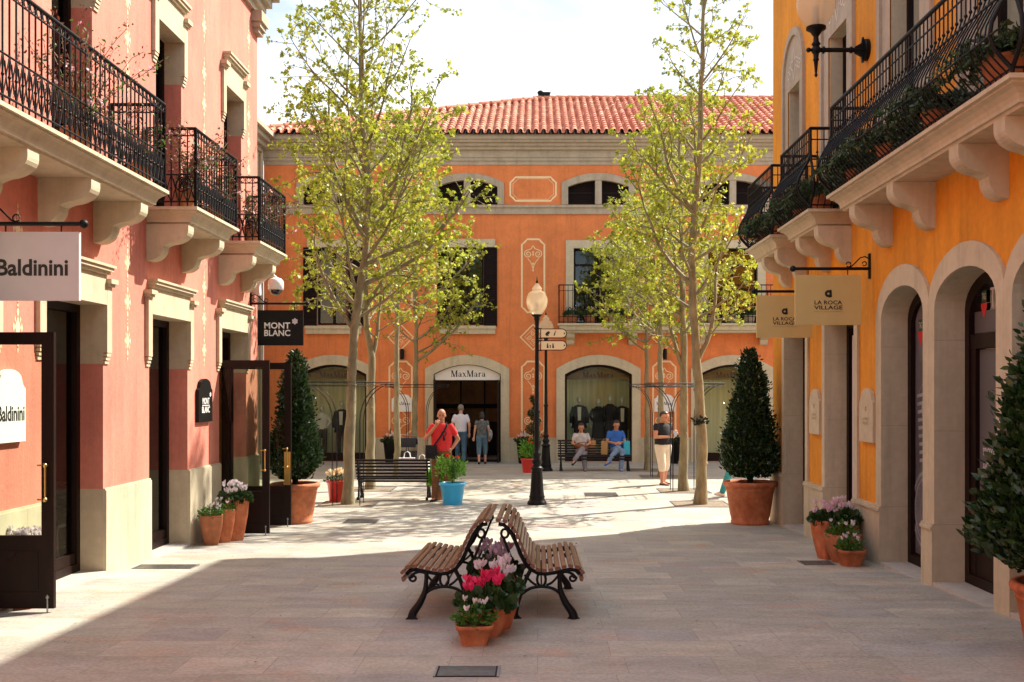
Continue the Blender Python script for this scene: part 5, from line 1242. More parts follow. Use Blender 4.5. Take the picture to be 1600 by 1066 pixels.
def plaque(label, fr, c, z0, w, h, m, draws, sg=1):
    t = thing('wall_plaque', label, 'wall sign', fr.p(c, z0, 0)); mb = MB(); P = [(c-w/2, z0), (c+w/2, z0), (c+w/2, z0+h*.74), (c+w*.42, z0+h*.78)]+[(c+w*.42*cos(a*pi/10)*(1 if a else 1), z0+h*.80+h*.20*sin(a*pi/10)) for a in range(2, 9)]+[(c-w*.42, z0+h*.78), (c-w/2, z0+h*.74)]
    mb.prism([fr.p(u, z, .004) for u, z in P], fr.n*.045); mb.build('board', m, t)
    for nm, mt, fn in draws: q = MB(); fn(q); q.build(nm, mt, t)
plaque('white headstone shaped plaque reading Baldinini behind the dark glazed door', FL, 9.24, 1.50, .52, .64, M['white'], [('lettering', M['ink'], lambda q: text(q, 'Baldinini', FL, 9.24, 1.69, .47, .13, .051, bold=.02))])
def f1(q): text(q, 'MONT', FL, 14.66, 1.77, .30, .085, .051, bold=.02); text(q, 'BLANC', FL, 14.66, 1.65, .34, .085, .051, bold=.02); q.fbox(FL, 14.5, 14.82, 1.745, 1.755, .05, .0515); star(q, FL, 14.86, 1.90, .035, .051)
plaque('black headstone shaped plaque reading MONT BLANC on the pink wall', FL, 14.66, 1.52, .60, .60, M['black'], [('lettering', M['white'], f1)])
for c, lb in ((12.62, 'nearer'), (14.98, 'farther')):
    def f2(q, c=c): logo(q, FR, c, 1.74, .06, .051, -1); text(q, 'LA ROCA', FR, c, 1.60, .22, .035, .051, flip=-1); text(q, 'VILLAGE', FR, c, 1.55, .22, .035, .051, flip=-1)
    plaque('%s cream headstone shaped plaque reading LA ROCA VILLAGE on the yellow wall' % lb, FR, c, 1.34, .52, .64, M['signcream2'] if 'signcream2' in M else M['stoner'], [('lettering', M['goldink'], f2)])
for px, lb in ((628, 'left of the doorway'), (1038, 'right of the large window')):
    c = bu(px)
    plaque('white arched wall sign reading MaxMara on the orange wall %s' % lb, FB, c, bz(643.5), .62, .54, M['white'], [('lettering', M['ink'], lambda q, c=c: maxmara(q, FB, c, bz(633), .50, .10, .0495))])

# posters behind the glass of the right-hand arches
M['poster'] = mat('grey_photo_print', (.035, .036, .042), .4, .3, 1.3, col2=(.22, .22, .25)); M['poster_w'] = mat('white_poster', (.62, .58, .62), .5, .05, 4); M['redink'] = mat('red_emblem', (.60, .03, .03), .5, .05); M['grnink'] = mat('green_emblem', (.02, .08, .04), .5, .05)
def emblem(parent, fr, u, z, s, d):
    mb = MB(); mb.fbox(fr, u-.06*s, u+.06*s, z, z+.13*s, d-.002, d); mb.build('emblem_top', M['grnink'], parent)
    mb = MB(); mb.poly([fr.p(u-.075*s, z-.005, d), fr.p(u, z-.15*s, d), fr.p(u+.075*s, z-.005, d)]); mb.poly([fr.p(u-.075*s, z-.005, d), fr.p(u+.075*s, z-.005, d), fr.p(u+.075*s, z-.0-.05*s, d+.0005), fr.p(u, z-.17*s, d+.0005), fr.p(u-.075*s, z-.05*s, d+.0005)]); mb.build('emblem_shield', M['redink'], parent)
    mb = MB(); text(mb, 'TAG', fr, u, z+.03*s, .09*s, .07*s, d+.001, flip=-1); mb.build('lettering', M['white'], parent)
p1 = thing('window_poster', 'tall grey poster of a wristwatch in the farther arched window', 'poster', FR.p(11.4, g(11.4)+.2, -.345)); mb = MB(); mb.fbox(FR, 10.92, 11.98, g(11.4)+.14, 2.95, -.33, -.318); mb.build('print', M['poster'], p1)
mb = MB(); 
def disc(mb, fr, u, z, r0, r1, d, m=0, a0=0, a1=24, n=24):
    for k in range(a0, a1): b0, b1 = 2*pi*k/n, 2*pi*(k+1)/n; mb.poly([fr.p(u+r0*cos(b0), z+r0*sin(b0), d), fr.p(u+r1*cos(b0), z+r1*sin(b0), d), fr.p(u+r1*cos(b1), z+r1*sin(b1), d), fr.p(u+r0*cos(b1), z+r0*sin(b1), d)], m)
for r0, r1 in ((.36, .39), (.42, .46), (.10, .12), (.20, .21)): disc(mb, FR, 11.62, .62, r0, r1, -.3175)
for k in range(24): a = k*pi/12; mb.poly([FR.p(11.62+.30*cos(a), .62+.30*sin(a), -.3173), FR.p(11.62+.345*cos(a-.02), .62+.345*sin(a-.02), -.3173), FR.p(11.62+.345*cos(a+.03), .62+.345*sin(a+.03), -.3173)])
disc(mb, FR, 11.62, 1.75, .14, .17, -.3175); disc(mb, FR, 11.62, 1.75, .30, .31, -.3175, a0=2, a1=12)
for k in range(9): mb.poly([FR.p(11.4+.02*k, 1.2+.09*k, -.3174), FR.p(11.85+.01*k, 1.15+.09*k, -.3174), FR.p(11.85+.01*k, 1.19+.09*k, -.3174), FR.p(11.4+.02*k, 1.23+.09*k, -.3174)])
mb.build('watch_picture', mat('silver_print', (.30, .31, .34), .4, .3, 6), p1); emblem(p1, FR, 11.82, 2.62, 1.0, -.3165)
p2 = thing('door_sign', 'grey glazed door panel with a coming soon notice and emblem in the nearer arch', 'sign', FR.p(9.8, 1.2, -.345)); mb = MB(); mb.fbox(FR, 9.2, 10.36, 2.51, 2.72, -.325, -.318); mb.fbox(FR, 9.2, 10.24, g(9.8)+.62, 2.35, -.325, -.318); mb.build('panel', mat('grey_film', (.10, .095, .10), .5, .1, 2), p2)
emblem(p2, FR, 10.14, 2.80, .9, -.3165); mb = MB(); text(mb, 'TAG', FR, 9.82, 2.74, .36, .19, -.3168, flip=-1); text(mb, 'PROXIMA', FR, 9.98, 1.33, .36, .075, -.3168, flip=-1, bold=.01); text(mb, 'APERTURA', FR, 9.98, 1.19, .38, .075, -.3168, flip=-1, bold=.01); mb.build('lettering', M['poster_w'], p2)
p3 = thing('window_poster', 'white poster with a column of small print in the middle window of the yellow building', 'poster', FR.p(13.7, .2, -.35)); mb = MB(); mb.fbox(FR, 13.2, 14.30, g(13.8)+.15, 2.7, -.30, -.29); mb.build('print', M['poster_w'], p3)
mb = MB()
for k in range(9): mb.fbox(FR, 14.00, 14.06, 1.5+.09*k, 1.565+.09*k, -.29, -.2885)
for z in (1.15, .95, .78): mb.fbox(FR, 14.0, 14.07, z, z+.06, -.29, -.2885)
mb.build('lettering', M['ink'], p3)

# floor grates
def grate(label, px0, px1, py0, py1, slots=9):
    Y = None; 
    for k in range(60):
        Yt = 6+k*.4
        if (CAMH-g(Yt))*F_PX/Yt <= ((py0+py1)/2-VY): Y = Yt; break
    # refine
    lo, hi = Y-.4, Y
    for _ in range(20):
        m = (lo+hi)/2
        if (CAMH-g(m))*F_PX/m > ((py0+py1)/2-VY): lo = m
        else: hi = m
    Y = lo; D = (py1-py0)*Y*Y/(F_PX*(CAMH-g(Y))); x0, x1 = X_at(px0, Y), X_at(px1, Y); z = g(Y); mb = MB()
    mb.box(((x0+x1)/2, Y, z+.004), (x1-x0, D, .006)); n = slots
    for i in range(n): y = Y-D/2+D*(i+.5)/n; mb.box(((x0+x1)/2, y, z+.009), (x1-x0-.04, D/n*.45, .003), 1)
    for s in (-1, 1): mb.box(((x0+x1)/2+s*(x1-x0)/2, Y, z+.006), (.015, D+.02, .010), 1)
    o = mb.build('floor_grate', [M['dark'], M['steel']]); o.location = (0, 0, 0); tag(o, label, 'floor grate')
grate('steel slotted floor grate in the shaded paving at the bottom of the view', 681, 779, 1042, 1058); grate('dark floor grate in sunlit paving beside the pink building plinth', 213, 304, 883, 890)
grate('dark floor grate beside the pots at the yellow building', 1252, 1300, 877, 884); grate('faint floor grate in the sunlit plaza right of the lamp', 914, 964, 770, 776); grate('faint floor grate in the sun left of the blue pot', 540, 590, 812, 818)

# security camera
t = thing('security_camera', 'white dome security camera on an arm above the black hanging sign', 'security camera', (-4.654, 17.3, 3.7)); Y = 17.3
c = Vector((X_at(431, Y), Y, Z_at(445, Y))); mb = MB(); mb.lathe(c, [(.118, -.085), (.125, -.08), (.128, .02), (.115, .07), (.085, .10), (.04, .115)], 20); mb.build('housing', M['white'], t)
mb = MB(); mb.sphere(c+Vector((0, 0, -.085)), .098, 18, 10, sc=(1, 1, .95)); mb.build('dome', mat('smoked_dome', (.01, .01, .012), .06, .05, 5, spec=.8), t)
mb = MB(); mb.tube([c+Vector((0, 0, .11)), c+Vector((-.05, 0, .16)), c+Vector((-.14, 0, .13)), Vector((-4.654, Y, Z_at(450, Y)))], .028, 8); mb.box((-4.60, Y, Z_at(452, Y)), (.12, .12, .20)); mb.build('arm', M['white'], t)

# display dummies
M['dummy'] = mat('mannequin_plaster', (.52, .52, .42), .5, .05, 4); M['cloth_k'] = mat('black_cloth', (.012, .012, .016), .9, .3, 25, .3, 120); M['cloth_w'] = mat('white_cloth', (.60, .62, .56), .9, .08, 20, .3, 120)
M['cloth_g'] = mat('charcoal_cloth', (.03, .03, .035), .9, .3, 25)
def dummy(label, px, top, bot, wide=1, variant=0):
    Y = 33.05; c = Vector((X_at(px, Y), Y, .05)); H = 1.72
    zt = Z_at(top, Y)
    t = thing('mannequin', label, 'mannequin', (c.x, c.y, .05), 'mannequins in the arched windows'); z0 = zt-H
    c.z = z0; mb = MB(); mb.sphere(c+Vector((0, 0, H-.115)), .095, 12, 9, sc=(.82, .95, 1.2)); mb.tube([c+Vector((0, 0, H-.24)), c+Vector((0, 0, H-.36))], .045, 8)
    for s in (-1, 1): mb.sphere(c+Vector((s*.25, -.03, .82)), .04, 8, 6, sc=(.7, .9, 1.5)); mb.box(c+Vector((s*.09, -.04, .035)), (.08, .24, .07), top=.7)
    mb.build('body', M['dummy'], t)
    def tors(m, zz, rr, sy=.62):
        k = MB(); n = 14; V = []; 
        for z, r_ in zip(zz, rr):
            for j in range(n): a = 2*pi*j/n; V.append(c+Vector((r_*cos(a), r_*sy*sin(a), z)))
        k.add(V, [(i*n+j, i*n+(j+1) % n, (i+1)*n+(j+1) % n, (i+1)*n+j) for i in range(len(zz)-1) for j in range(n)], 0, True); k.add(V[-n:], [tuple(range(n))]); return k
    if variant == 0:
        k = tors(0, [.72, .85, 1.0, 1.15, 1.3, 1.40, 1.45], [.25, .23, .20, .20, .215, .17, .06])
        for s in (-1, 1): k.tube([c+Vector((s*.17, 0, 1.38)), c+Vector((s*.25, .01, 1.12)), c+Vector((s*.255, -.04, .88))], [.065, .058, .05], 8)
        k.build('coat', M['cloth_k'], t); k = MB(); k.box(c+Vector((0, -.136, 1.17)), (.09, .02, .42), top=1.3); k.build('shirt', M['cloth_w'], t)
    else:
        k = tors(0, [.95, 1.05, 1.18, 1.3, 1.40, 1.46], [.185, .16, .175, .195, .15, .07])
        for s in (-1, 1): k.tube([c+Vector((s*.15, 0, 1.37)), c+Vector((s*.27, .01, 1.16)), c+Vector((s*.18, -.14, 1.02))], [.06, .05, .045], 8)
        k.build('top', M['cloth_k'] if variant != 3 else M['cloth_w'], t)
    k = MB()
    for s in (-1, 1): k.tube([c+Vector((s*.075, 0, .98)), c+Vector((s*.09, 0, .5)), c+Vector((s*.09, 0, .07))], [.10, .075, .062], 10)
    if variant == 2: k = tors(0, [.45, .6, .8, .98], [.22, .20, .19, .17])
    k.build('trousers' if variant != 2 else 'skirt', M['cloth_g'], t)
dummy('mannequin in open dark coat and white shirt, leftmost in the window behind the occupied bench', 905, 619, 700); dummy('mannequin in a dark top and skirt, second from left behind the occupied bench', 935, 622, 700, variant=2)
dummy('mannequin in a dark suit, third from left in the window behind the occupied bench', 953, 618, 700, variant=1); dummy('mannequin in a dark coat, rightmost in the window behind the occupied bench', 972, 621, 700, variant=0)
dummy('mannequin in black trousers and white blouse in the left shop window', 503, 632, 700, variant=3); dummy('mannequin in a long dark coat behind the trunk in the left shop window', 534, 626, 700, variant=0)

# black cone planters along the shop wall
def planter(label, px, H, spiralp=False):
    Y = 31.75; c = Vector((X_at(px, Y), Y, GT)); t = thing('tall_planter', label, 'planter', c, 'tall black planters along the shop wall'); mb = MB()
    mb.lathe(c, [(.13, 0), (.15, .02), (.21, .62), (.22, .68), (.19, .68), (.18, .6)], 18); mb.build('pot', M['black'], t); fo = MB(); st = MB()
    st.tube([c+Vector((0, 0, .6)), c+Vector((0, 0, .7+H))], .014, 6)
    if spiralp:
        n = 46
        for i in range(n):
            u = i/n; a = u*2*pi*2.6; r_ = .17*(1-u*.75); p = c+Vector((r_*cos(a), r_*sin(a), .78+u*H)); 
            for k in range(46): leaf1(fo, p+rdir()*.115*(1-.5*u), rdir(), rdir(), .05)
    else: bush(fo, c+Vector((0, 0, .62)), .26, H*.6, 260, .09)
    fo.build('foliage', M['bay'], t); st.build('stem', M['bay_core'], t)
    if not spiralp: fl = MB(); flowers(fl, c+Vector((0, 0, .62)), .16, .16, .26, 9, .06); fl.build('flower', M['petal_w'], t)
planter('tall black planter with a spiral clipped shrub behind the street lamps', 834, 1.25, True); planter('tall black planter of pale flowers at the wall left of the doorway', 610, .35); planter('tall black planter by the wall behind the standing woman', 1056, .3); planter('tall black planter beside the doorway behind the red potted plant', 818, .3)
# pushchair by the wall, left of the doorway
t = thing('pushchair', 'dark pushchair parked behind the bench left of the doorway', 'pushchair', (X_at(637, 27.5), 27.5, GT)); c = Vector((X_at(637, 27.5), 27.5, GT)); mb = MB()
V = []
for i in range(7):
    a = pi*.15+i/6*pi*.75
    for j in range(7): b = -1+2*j/6; V.append(c+Vector((b*.24, .28*cos(a), .62+.34*sin(a))))
mb.add(V, [(i*7+j, i*7+j+1, i*7+8+j, i*7+7+j) for i in range(6) for j in range(6)], 0, True); mb.build('hood', M['cloth_k'], t)
mb = MB(); mb.box(c+Vector((0, 0, .5)), (.42, .5, .22), top=1.1); mb.build('seat', M['cloth_g'], t)
mb = MB()
for s in (-1, 1): mb.tube([c+Vector((s*.24, -.35, .12)), c+Vector((s*.24, .1, .55)), c+Vector((s*.22, .45, 1.0))], .013, 6); mb.tube([c+Vector((s*.24, .3, .12)), c+Vector((s*.24, .0, .5))], .013, 6)
mb.tube([c+Vector((-.22, .45, 1.0)), c+Vector((.22, .45, 1.0))], .018, 6); mb.build('frame', M['steel'], t)
for sx in (-1, 1):
    for sy in (-.35, .3):
        mb = MB(); q = c+Vector((sx*.25, sy, .12)); mb.tube([q+Vector((0, .11*cos(k*pi/6), .11*sin(k*pi/6))) for k in range(13)], .014, 6); mb.tube([q+Vector((-.02, 0, 0)), q+Vector((.02, 0, 0))], .03, 8)
        for k in range(5): mb.tube([q, q+Vector((0, .1*cos(k*1.257), .1*sin(k*1.257)))], .004, 4)
        mb.build('wheel', M['black'], t)
# small black wall lights
for px, lb in ((626, 'left of the doorway'), (1036, 'behind the right trees')):
    mb = MB(); x = bu(px)+.05; mb.fbox(FB, x-.06, x+.06, bz(560), bz(547), 0, .03); mb.lathe((x, 32.4-.10, bz(562)), [(.05, 0), (.055, .02), (.055, .3), (.04, .33)], 12); mb.tube([(x, 32.4, bz(553)), (x, 32.3, bz(553))], .02, 6)
    tag(mb.build('wall_light', M['black']), 'small black cylinder wall light on the orange wall %s' % lb, 'wall light', 'cylinder wall lights')
# white chair glimpsed through the dark shop window
t = thing('white_chair', 'white ladder back chair glimpsed behind the dark window of the pink building', 'chair', (-5.22, 11.25, .07)); c = Vector((-5.22, 11.25, .07))
for sx in (-1, 1):
    mb = MB(); mb.tube([c+Vector((sx*.17, .17, 0)), c+Vector((sx*.17, .19, .45)), c+Vector((sx*.15, .25, .92))], .017, 6); mb.build('leg', M['white'], t)
    mb = MB(); mb.tube([c+Vector((sx*.18, -.18, 0)), c+Vector((sx*.18, -.18, .44))], .017, 6); mb.build('leg', M['white'], t)
mb = MB(); mb.box(c+Vector((0, 0, .455)), (.40, .40, .035)); mb.build('seat', M['white'], t)
mb = MB()
for z, y in ((.60, .21), (.72, .225), (.86, .24)): mb.box(c+Vector((0, y, z)), (.32, .015, .045))
mb.tube([c+Vector((-.17, .17, .2)), c+Vector((.17, .17, .2))], .01, 5); mb.build('backrest', M['white'], t)
# ------------------------------------------------------------------ people
SK = lambda n, c: mat(n, c, .55, .06, 8)
M['skin_tan'] = SK('tanned_skin', (.52, .23, .13)); M['skin_fair'] = SK('fair_skin', (.60, .32, .21)); M['hair_d'] = mat('dark_hair', (.018, .010, .007), .5, .3, 40, .4, 60); M['hair_g'] = mat('grey_hair', (.22, .18, .15), .6, .3, 40); M['hair_r'] = mat('auburn_hair', (.10, .03, .015), .5, .3, 40)
def cloth(n, c, var=.1, **k): return mat(n, c, .88, var, 12, .5, 25, **k)
M['eye'] = mat('eye', (.03, .02, .015), .3, .05); M['lip'] = mat('lips', (.42, .12, .09), .5, .05)
def remesh(mb, name, m, parent, vox=.012, smooth=4):
    me = bpy.data.meshes.new('tmp'); me.from_pydata([tuple(v) for v in mb.v], [], mb.f); o = bpy.data.objects.new('tmp', me); COL.objects.link(o)
    r = o.modifiers.new('r', 'REMESH'); r.mode = 'VOXEL'; r.voxel_size = vox
    s = o.modifiers.new('s', 'SMOOTH'); s.factor = .6; s.iterations = smooth
    bpy.context.view_layer.update(); m2 = bpy.data.meshes.new_from_object(o.evaluated_get(bpy.context.evaluated_depsgraph_get()))
    bpy.data.objects.remove(o); bpy.data.meshes.remove(me); m2.name = name
    w = worg(parent); m2.transform(Matrix.Translation(-w)); m2.materials.clear(); m2.materials.append(m)
    m2.polygons.foreach_set('use_smooth', [True]*len(m2.polygons)); m2.update()
    q = bpy.data.objects.new(name, m2); COL.objects.link(q); q.parent = parent; return q
def person(label, loc, rz, S, J, skin, top, bottom, hair, group=None, sleeves=.55, legs=1.0, build=1.0, long_hair=False, shoe=None, grip=(0, 0), extra=None):
    """J: joints in the person's own frame, facing -Y. Everything in metres for a 1.72 m body, scaled by S."""
    T = Matrix.Translation(Vector(loc)) @ Matrix.Rotation(rz, 4, 'Z') @ Matrix.Scale(S, 4)
    p = thing('person', label, 'person', loc, group)
    V = lambda a: Vector(a)
    j = {k: V(v) for k, v in J.items()}
    def w(mb):
        mb.v = [tuple(T @ Vector(v)) for v in mb.v]; return mb
    def limb(mb, P, r):
        pts = []; rr = []
        for i in range(len(P)-1):
            for k in range(5): u = k/5; pts.append(P[i].lerp(P[i+1], u)); rr.append(r[i]+(r[i+1]-r[i])*u)
        pts.append(P[-1]); rr.append(r[-1]); mb.tube(pts, rr, 12)
        for q, a in zip(P, r): mb.sphere(q, a, 12, 8)
    def torso(mb, e, lo=0.0):
        sp = [j['pelvis']+V((0, 0, -.06)), j['pelvis'], j['pelvis'].lerp(j['chest'], .35), j['pelvis'].lerp(j['chest'], .7), j['chest'], j['chest'].lerp(j['neck'], .55), j['neck']]
        W = [.155, .17, .155*build, .16*build, .178, .165, .06]; D = [.10, .118*build, .108*build, .112*build, .115, .095, .055]
        ax = (j['shR']-j['shL']).normalized()*-1; n = 18; R_ = []
        for i, c in enumerate(sp):
            t = (sp[min(i+1, 6)]-sp[max(i-1, 0)]).normalized(); f = t.cross(ax).normalized(); R_ += [c+ax*((W[i]+e)*cos(2*pi*k/n))+f*((D[i]+e)*sin(2*pi*k/n)) for k in range(n)]
        mb.add(R_, [(i*n+k, i*n+(k+1) % n, (i+1)*n+(k+1) % n, (i+1)*n+k) for i in range(6) for k in range(n)]); mb.add(R_[:n], [tuple(range(n))[::-1]]); mb.add(R_[-n:], [tuple(range(n))])
        for s in 'LR': mb.sphere(j['sh'+s]+V((0, 0, -.018)), .052+e, 10, 8)
    b = MB(); torso(b, -.012)
    H = j['head']; up = (H-j['neck']).normalized(); fw = V(J.get('face', (0, -1, 0))).normalized(); fw = (fw-up*fw.dot(up)).normalized(); sd_ = up.cross(fw)
    rot = Matrix((sd_, -fw, up)).transposed()
    limb(b, [j['neck']-up*.04, H-up*.05], [.055, .052])
    b.sphere(H+up*.03, .092, 16, 12, sc=(.84, 1.02, 1.05), rot=rot); b.sphere(H-up*.045+fw*.018, .070, 14, 10, sc=(.82, .98, .95), rot=rot); b.sphere(H-up*.085+fw*.055, .026, 8, 6)
    b.sphere(H+fw*.098-up*.012, .014, 8, 6, sc=(.8, 1, 1.5), rot=rot)
    for s in (-1, 1): b.sphere(H+sd_*s*.080-up*.005, .024, 8, 6, sc=(.35, .7, 1.2), rot=rot)
    for s in 'LR':
        limb(b, [j['sh'+s], j['el'+s], j['wr'+s]], [.050, .040, .027]); limb(b, [j['hip'+s], j['kn'+s], j['an'+s]], [.088, .056, .038])
        calf = j['kn'+s].lerp(j['an'+s], .3); b.sphere(calf, .056, 10, 8, sc=(.95, 1, 1.6))
        d = (j['wr'+s]-j['el'+s]).normalized(); pd = V(J.get('hand'+s, tuple(d))).normalized(); sg = 1 if s == 'L' else -1
        side = pd.cross(V((0, -1, 0.2))); side = side.normalized() if side.length > .1 else V((1, 0, 0)); nn = pd.cross(side).normalized()
        pc = j['wr'+s]+pd*.045; b.sphere(pc, .040, 10, 8, sc=(1, 1, 1)); b.tube([j['wr'+s], pc+pd*.035], [.026, .036], 8)
        cl = grip[0 if s == 'L' else 1]
        for k in range(4):
            o0 = pc+side*(k-1.5)*.019+pd*.025; l = (.068, .080, .075, .058)[k]; c1 = (pd+nn*(.25+cl)).normalized(); c2 = (pd*(1-cl)+nn*(.5+cl)).normalized()
            b.tube([o0, o0+c1*l*.5, o0+c1*l*.5+c2*l*.5], [.0105, .0095, .008], 6)
        th = (pd*.6-side*.8+nn*.35).normalized(); b.tube([pc-side*.025-pd*.01, pc-side*.03+th*.03, pc-side*.03+th*.03+(pd+nn*.3).normalized()*.03], [.012, .0105, .009], 6)
    for s in 'LR':
        td = V(J.get('toe'+s, (0, -1, 0))).normalized(); a = j['an'+s]; limb(b, [a, a-V((0, 0, .03)), a-V((0, 0, .055))+td*.12], [.038, .04, .028])
    remesh(w(b), 'body', skin, p, .0085*S, 2)
    t = MB(); torso(t, .012)
    for s in 'LR':
        e = j['sh'+s].lerp(j['el'+s], min(1, sleeves)); limb(t, [j['sh'+s], e]+([j['el'+s].lerp(j['wr'+s], sleeves-1)] if sleeves > 1 else []), [.058, .058]+([.045] if sleeves > 1 else []))
    so = remesh(w(t), 'shirt', top, p, .014*S, 5)
    t = MB(); hipc = j['pelvis']; n = 18
    t.sphere(hipc+V((0, 0, -.03)), .165, 16, 10, sc=(1.08, .80*max(1, build*.95), .72))
    for s in 'LR':
        if legs >= .99: limb(t, [j['hip'+s], j['kn'+s], j['an'+s]+V((0, 0, .0))], [.108, .080, .062])
        else:
            e = j['kn'+s].lerp(j['an'+s], legs) if legs > 0 else j['hip'+s].lerp(j['kn'+s], 1+legs)
            limb(t, [j['hip'+s], j['kn'+s], e] if legs > 0 else [j['hip'+s], e], [.108, .082, .072] if legs > 0 else [.108, .095])
    remesh(w(t), 'trousers', bottom, p, .014*S, 5)
    for s in 'LR':
        m = MB(); a = j['an'+s]; td = V(J.get('toe'+s, (0, -1, 0))).normalized(); dn = V(J.get('sole'+s, (0, 0, -1))).normalized()
        m.sphere(a+dn*.055-td*.02, .045, 10, 8, sc=(.9, 1, .9)); m.tube([a+dn*.055-td*.045, a+dn*.058+td*.05, a+dn*.068+td*.15], [.045, .044, .030], 10); m.sphere(a+dn*.068+td*.15, .031, 8, 6)
        remesh(w(m), 'shoe', shoe or M['black'], p, .011, 2)
    if hair:
        m = MB(); m.sphere(H+up*.045-fw*.014, .100, 18, 12, sc=(.90, 1.0, 1.0), rot=rot)
        if long_hair:
            m.sphere(H-fw*.045-up*.02, .088, 14, 10, sc=(.95, .75, 1.25), rot=rot)
            for k in range(7): a = -1.2+.4*k; m.sphere(H-fw*.05*cos(a)+sd_*.07*sin(a)-up*.05, .035, 8, 6, sc=(1, 1, 1.8))
        # carve the face side free by keeping only what lies behind/above it
        c0 = H+fw*.052; keep = MB(); Vs = [Vector(v) for v in m.v]
        for i, v in enumerate(Vs):
            q = v-H; f_ = q.dot(fw); u_ = q.dot(up)
            if f_ > .0 and u_ < .075: Vs[i] = v-fw*min(.09, (f_)*1.15)
            if u_ < -.02 and f_ > -.01 and not long_hair: Vs[i] = Vs[i]+up*.02
        m.v = [tuple(v) for v in Vs]; remesh(w(m), 'hair', hair, p, .012, 1)
    m = MB()
    for s in (-1, 1): m.sphere(H+fw*.083+sd_*s*.031+up*.012, .009, 8, 6)
    for s in (-1, 1): m.tube([H+fw*.086+sd_*s*.018+up*.032, H+fw*.084+sd_*s*.045+up*.030], .0035, 5)
    w(m).build('eyes', M['eye'], p)
    m = MB(); m.tube([H+fw*.083-sd_*.02-up*.052, H+fw*.090-up*.054, H+fw*.083+sd_*.02-up*.052], .005, 5); w(m).build('mouth', M['lip'], p)
    if extra:
        for nm, mt, fn in extra: m = MB(); fn(m, j); w(m).build(nm, mt, p)
    return p
STAND = dict(pelvis=(0, 0, .96), chest=(0, .01, 1.27), neck=(0, .02, 1.46), head=(0, 0, 1.60), shL=(.175, .01, 1.40), shR=(-.175, .01, 1.40), hipL=(.09, 0, .90), hipR=(-.09, 0, .90), knL=(.10, -.02, .49), knR=(-.10, -.02, .49), anL=(.11, .01, .075), anR=(-.11, .01, .075),
             elL=(.23, .03, 1.12), elR=(-.23, .03, 1.12), wrL=(.24, -.05, .88), wrR=(-.24, -.05, .88))
def P_(**k): d = dict(STAND); d.update(k); return d
# 1 bald man in red
M['tee_red'] = cloth('red_tee', (.72, .035, .035)); M['khaki'] = cloth('brown_trousers', (.17, .075, .03), .3)
J = P_(elR=(-.30, -.10, 1.16), wrR=(-.10, -.19, 1.42), handR=(.55, -.1, 1), elL=(.31, .06, 1.16), wrL=(.19, -.05, .98), handL=(-.8, -.3, -.4), knL=(.11, -.03, .49), anL=(.14, 0, .075), toeL=(.35, -1, 0), anR=(-.13, -.02, .075), toeR=(-.4, -1, 0))
def strap(m, j):
    m.tube([(.10, -.105, 1.41), (.03, -.155, 1.28), (-.08, -.165, 1.12), (-.17, -.15, 1.0)], .018, 6); m.tube([(.10, -.10, 1.41), (.09, .05, 1.46), (0, .14, 1.3), (-.15, .12, 1.05)], .018, 6)
def bag(m, j): m.box((-.19, -.15, .93), (.22, .10, .25), rz=.15, top=.92); m.box((-.19, -.205, .97), (.2, .015, .14), rz=.15)
def tlogo(m, j):
    for k in range(9): a = k*.7; m.poly([(.05+.05*cos(a), -.158, 1.27+.05*sin(a)), (.05+.055*cos(a+.6), -.158, 1.27+.055*sin(a+.6)), (.05+.02*cos(a+.4), -.158, 1.27+.02*sin(a+.4))])
    m.poly([(.03, -.16, 1.13), (.075, -.16, 1.15), (.06, -.16, 1.23), (.035, -.16, 1.22)])
person('bald man in red T-shirt with black shoulder bag, one hand to his mouth', (X_at(690, 20.95), 20.95, GT), .05, 1.055, J, M['skin_tan'], M['tee_red'], M['khaki'], None, build=1.18, extra=[('bag_strap', M['cloth_k'], strap), ('shoulder_bag', M['cloth_k'], bag), ('shirt_print', M['cloth_k'], tlogo)], grip=(.4, .5))
# 2 man in white shirt, seen from behind
M['shirt_w'] = cloth('white_shirt', (.66, .66, .74), .05); M['jeans'] = cloth('blue_jeans', (.055, .12, .20), .3); M['denim'] = cloth('denim', (.09, .17, .24), .3)
J = P_(knL=(.10, -.14, .52), anL=(.11, -.12, .09), anR=(-.10, .13, .10), knR=(-.10, .02, .50), elL=(.26, .06, 1.13), elR=(-.26, .06, 1.13), wrL=(.25, -.06, .93), wrR=(-.25, .0, .90))
person('man in a white short sleeved shirt and jeans walking into the shop', (X_at(720, 31.75), 31.75, GT), pi, 1.02, J, M['skin_fair'], M['shirt_w'], M['jeans'], M['hair_g'], build=1.08)
# 3 woman entering
M['vest_g'] = cloth('grey_vest', (.10, .115, .12), .4); M['bagprint'] = cloth('patterned_bag', (.02, .02, .02), .1, col2=(.45, .42, .40))
def sbag(m, j): m.sphere((-.27, .02, .98), .15, 12, 8, sc=(.55, .9, 1.25)); m.tube([(-.25, .0, 1.12), (-.19, -.05, 1.44), (-.24, .10, 1.12)], .012, 5)
J = P_(anL=(.09, .12, .10), anR=(-.10, -.14, .09), knR=(-.10, -.12, .50), wrL=(.26, .02, .9))
person('dark haired woman in grey top and denim capris carrying a patterned bag into the shop', (X_at(753, 31.5), 31.5, GT), pi, .90, J, M['skin_fair'], M['vest_g'], M['denim'], M['hair_d'], long_hair=True, legs=.35, sleeves=.3, extra=[('handbag', M['bagprint'], sbag)])
